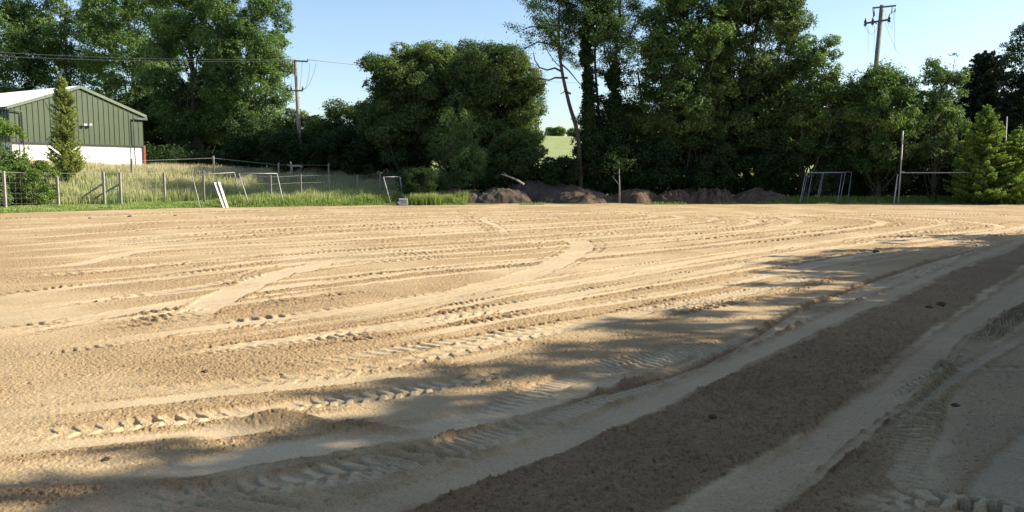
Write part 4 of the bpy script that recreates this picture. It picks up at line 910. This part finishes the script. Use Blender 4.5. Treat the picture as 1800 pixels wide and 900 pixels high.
# tall H goalposts
A = at(1579, 352, 57.0); z0 = tz(A.x, 57.0); o0 = Vector((A.x, 57.0, z0)); gp = empty('goalposts', o0, 'tall H-shaped goalposts, right half lost in the young conifers', 'goalposts')
tl = at(1587, 230, 57.0); cb1 = at(1583, 303.5, 57.0); cb2 = at(1765, 303.5, 57.0); tr_ = at(1770, 205, 57.0); br_ = at(1760, 352, 57.0)
mb = MB(); mb.tube([(0, 0, -.1), cb1 - o0, at(1586, 253, 57) - o0], .045, 10); mb.tube([at(1586, 253, 57) - o0, tl - o0], .058, 10); mb.build('upright', M['whitemetal'], gp, True)
mb = MB(); mb.tube([Vector((br_.x, 57, z0 - .1)) - o0, cb2 - o0, tr_ - o0], .036, 10); mb.build('upright', M['whitemetal'], gp, True)
mb = MB(); mb.tube([cb1 - o0, cb2 - o0], .036, 10); mb.tube([cb1 - o0 + Vector((.02, 0, .12)), cb1 - o0 + Vector((.3, 0, .02))], .03, 6); mb.build('crossbar', M['whitemetal'], gp, True)
mb = MB(); mb.tube([at(1578, 306, 57.15) - o0, Vector((at(1571, 350, 56.6).x, 56.6, z0 - .05)) - o0], .045, 8); mb.build('brace', M['whitemetal'], gp, True)

# grey box at the sand edge
x, y = gnd(708, 361); bx = empty('plastic_box', (x, y - .25, max(tz(x, y), 0) + .01), 'grey box with two dark slots and a black end on the sand edge', 'box', rz=.12)
mb = MB(); mb.box((.08, 0, .17), (.62, .42, .30)); mb.build('body', M['plastic'], bx, bevel=.02)
mb = MB(); mb.box((.06, 0, .40), (.58, .44, .12)); mb.build('lid', M['plastic'], bx, bevel=.03)
mb = MB(); mb.box((-.31, 0, .26), (.16, .40, .46)); mb.build('end_cap', M['black'], bx, bevel=.02)
for xs in (.0, .2): mb = MB(); mb.box((xs, -.212, .22), (.1, .02, .06)); mb.build('slot', M['black'], bx)
mb = MB(); mb.tube([(-.26, -.205, .2), (-.26, -.23, .2)], .07, 12); mb.build('round_port', M['whitemetal'], bx)

# ------------------------------------------------------------------ power line
def insul(mb, p, h=.28, r_=.06):
    mb.tube([p, p + Vector((0, 0, h * .2)), p + Vector((0, 0, h * .22)), p + Vector((0, 0, h * .5)), p + Vector((0, 0, h * .52)), p + Vector((0, 0, h))], [.02, .02, r_, r_ * .5, r_, .025], 8)
Yp = 72.0; tp = at(519, 105, Yp); bt = at(524, 208, Yp); gz = tz(bt.x, Yp); o0 = Vector((bt.x + .15, Yp, gz)); up_ = empty('utility_pole', o0, 'weathered wooden utility pole standing above the low bushes left of centre', 'utility pole')
top = tp - o0; mb = MB(); mb.tube([(0, 0, -.3), Vector((0, 0, 0)).lerp(top, .5), top], [.19, .17, .14], 12); mb.build('pole', M['pole'], up_, True)
A1 = [at(517, 107, Yp - .25) - o0, at(541, 108, Yp - .25) - o0]; mb = MB(); mb.bar(A1[0], A1[1], .12, .12); mb.build('crossarm', M['iron'], up_)
A2 = [at(505, 159.5, Yp - .25) - o0, at(532, 159.5, Yp - .25) - o0]; mb = MB(); mb.bar(A2[0], A2[1], .12, .12); mb.build('crossarm', M['iron'], up_)
for q in (A2[0], A2[0].lerp(A2[1], .25), A2[1]): mb = MB(); insul(mb, q + Vector((0, 0, -.05)), .45, .1); mb.build('insulator', M['insul'], up_, True)
mb = MB(); insul(mb, A1[1] + Vector((0, 0, -.03)), .25); mb.build('insulator', M['insul'], up_, True)
def sag(p, q, s_, n=14): return [p.lerp(q, i / n) - Vector((0, 0, s_ * 4 * (i / n) * (1 - i / n))) for i in range(n + 1)]
for q in ((at(545, 110, Yp) - o0, A2[1] + Vector((0, 0, .3)), .9), (at(556, 111, Yp) - o0, A2[1] + Vector((.1, 0, .1)), .5), (A2[0] + Vector((0, 0, .2)), A1[0] + Vector((-.1, 0, 0)), 1.4), (A1[0].lerp(A1[1], .6), A2[0].lerp(A2[1], .8), .2)):
    mb = MB(); mb.tube(sag(q[0], q[1], q[2]), .015, 4); mb.build('jumper_wire', M['cable'], up_)
def cable(p, q, s_, r_, label):
    pts = sag(p, q, s_, 40); o = p.copy(); mb = MB(); mb.tube([v - o for v in pts], r_, 5); ob_ = mb.build('power_cable', M['cable'], None, True); ob_.location = o; tag(ob_, label, 'cable', 'overhead cables'); return ob_
PL = o0 + A1[0]; PR = o0 + A1[1]
# two conductors to the left, a little towards the camera
cable(at(-260, 73, 64), PL + Vector((0, 0, .12)), .45, .020, 'upper of the two overhead cables crossing the trees above the shed')
cable(at(-260, 82, 63), PL + Vector((.2, 0, .02)), .45, .020, 'lower of the two overhead cables crossing the trees above the shed')
cable(PR + Vector((0, 0, .15)), at(1130, 150, 112), .4, .022, 'thin overhead cable running right from the left pole behind the round trees')
# right pole
Yp = 66.0; tp = at(1550.5, 9, Yp); bt = at(1541, 107, Yp); dirp = (tp - bt); gz = tz(bt.x, Yp); base = bt - dirp * ((bt.z - gz) / dirp.z); o0 = Vector((base.x, Yp, gz))
rp = empty('utility_pole', o0, 'slightly leaning wooden utility pole with two crossarms above the right-hand trees', 'utility pole'); top = tp - o0
mb = MB(); mb.tube([(0, 0, -.3), top * .5, top], [.23, .20, .17], 12); mb.build('pole', M['pole'], rp, True)
U = [at(1534, 14, Yp - .3) - o0, at(1575, 10, Yp - .3) - o0]; mb = MB(); mb.bar(U[0], U[1], .1, .12); mb.build('crossarm', M['iron'], rp)
L_ = [at(1521, 41, Yp - .3) - o0, at(1563, 34.5, Yp - .3) - o0]; mb = MB(); mb.bar(L_[0], L_[1], .13, .15); mb.build('crossarm', M['iron'], rp)
mb = MB(); mb.bar(at(1545, 44, Yp - .25) - o0, at(1537, 39, Yp - .3) - o0, .05, .05); mb.build('arm_brace', M['iron'], rp)
for q in (L_[0], L_[0].lerp(L_[1], .31), L_[1]): mb = MB(); insul(mb, q + Vector((0, 0, -.35)), .75, .13); mb.build('insulator', M['insul'], rp, True)
for q, r_ in ((U[0], L_[0].lerp(L_[1], .31)), (U[0] + Vector((.1, 0, 0)), L_[0].lerp(L_[1], .33)), (U[1] - Vector((.3, 0, 0)), L_[1]), (U[1], L_[1] + Vector((.2, 0, .2)))):
    mb = MB(); mb.tube([q, q.lerp(r_, .5) + Vector((.08, 0, -.05)), r_ + Vector((0, 0, .4))], [.025, .05, .02], 6); mb.build('insulator_string', M['insul'], rp, True)
for a_, b_, s_ in (((1526, 44), (1526, 96), .0), ((1537, 45), (1538, 96), 0), ((1572, 22), (1566, 52), .3), ((1556, 40), (1581, 96), .2), ((1521, 44), (1545, 40), .8), ((1555, 18), (1566, 48), .3), ((1572, 14), (1573, 90), 0)):
    p = at(*a_, Yp - .4) - o0; q = at(*b_, Yp - .4) - o0; mb = MB(); mb.tube(sag(p, q, s_), .011, 4); mb.build('jumper_wire', M['cable'], rp)
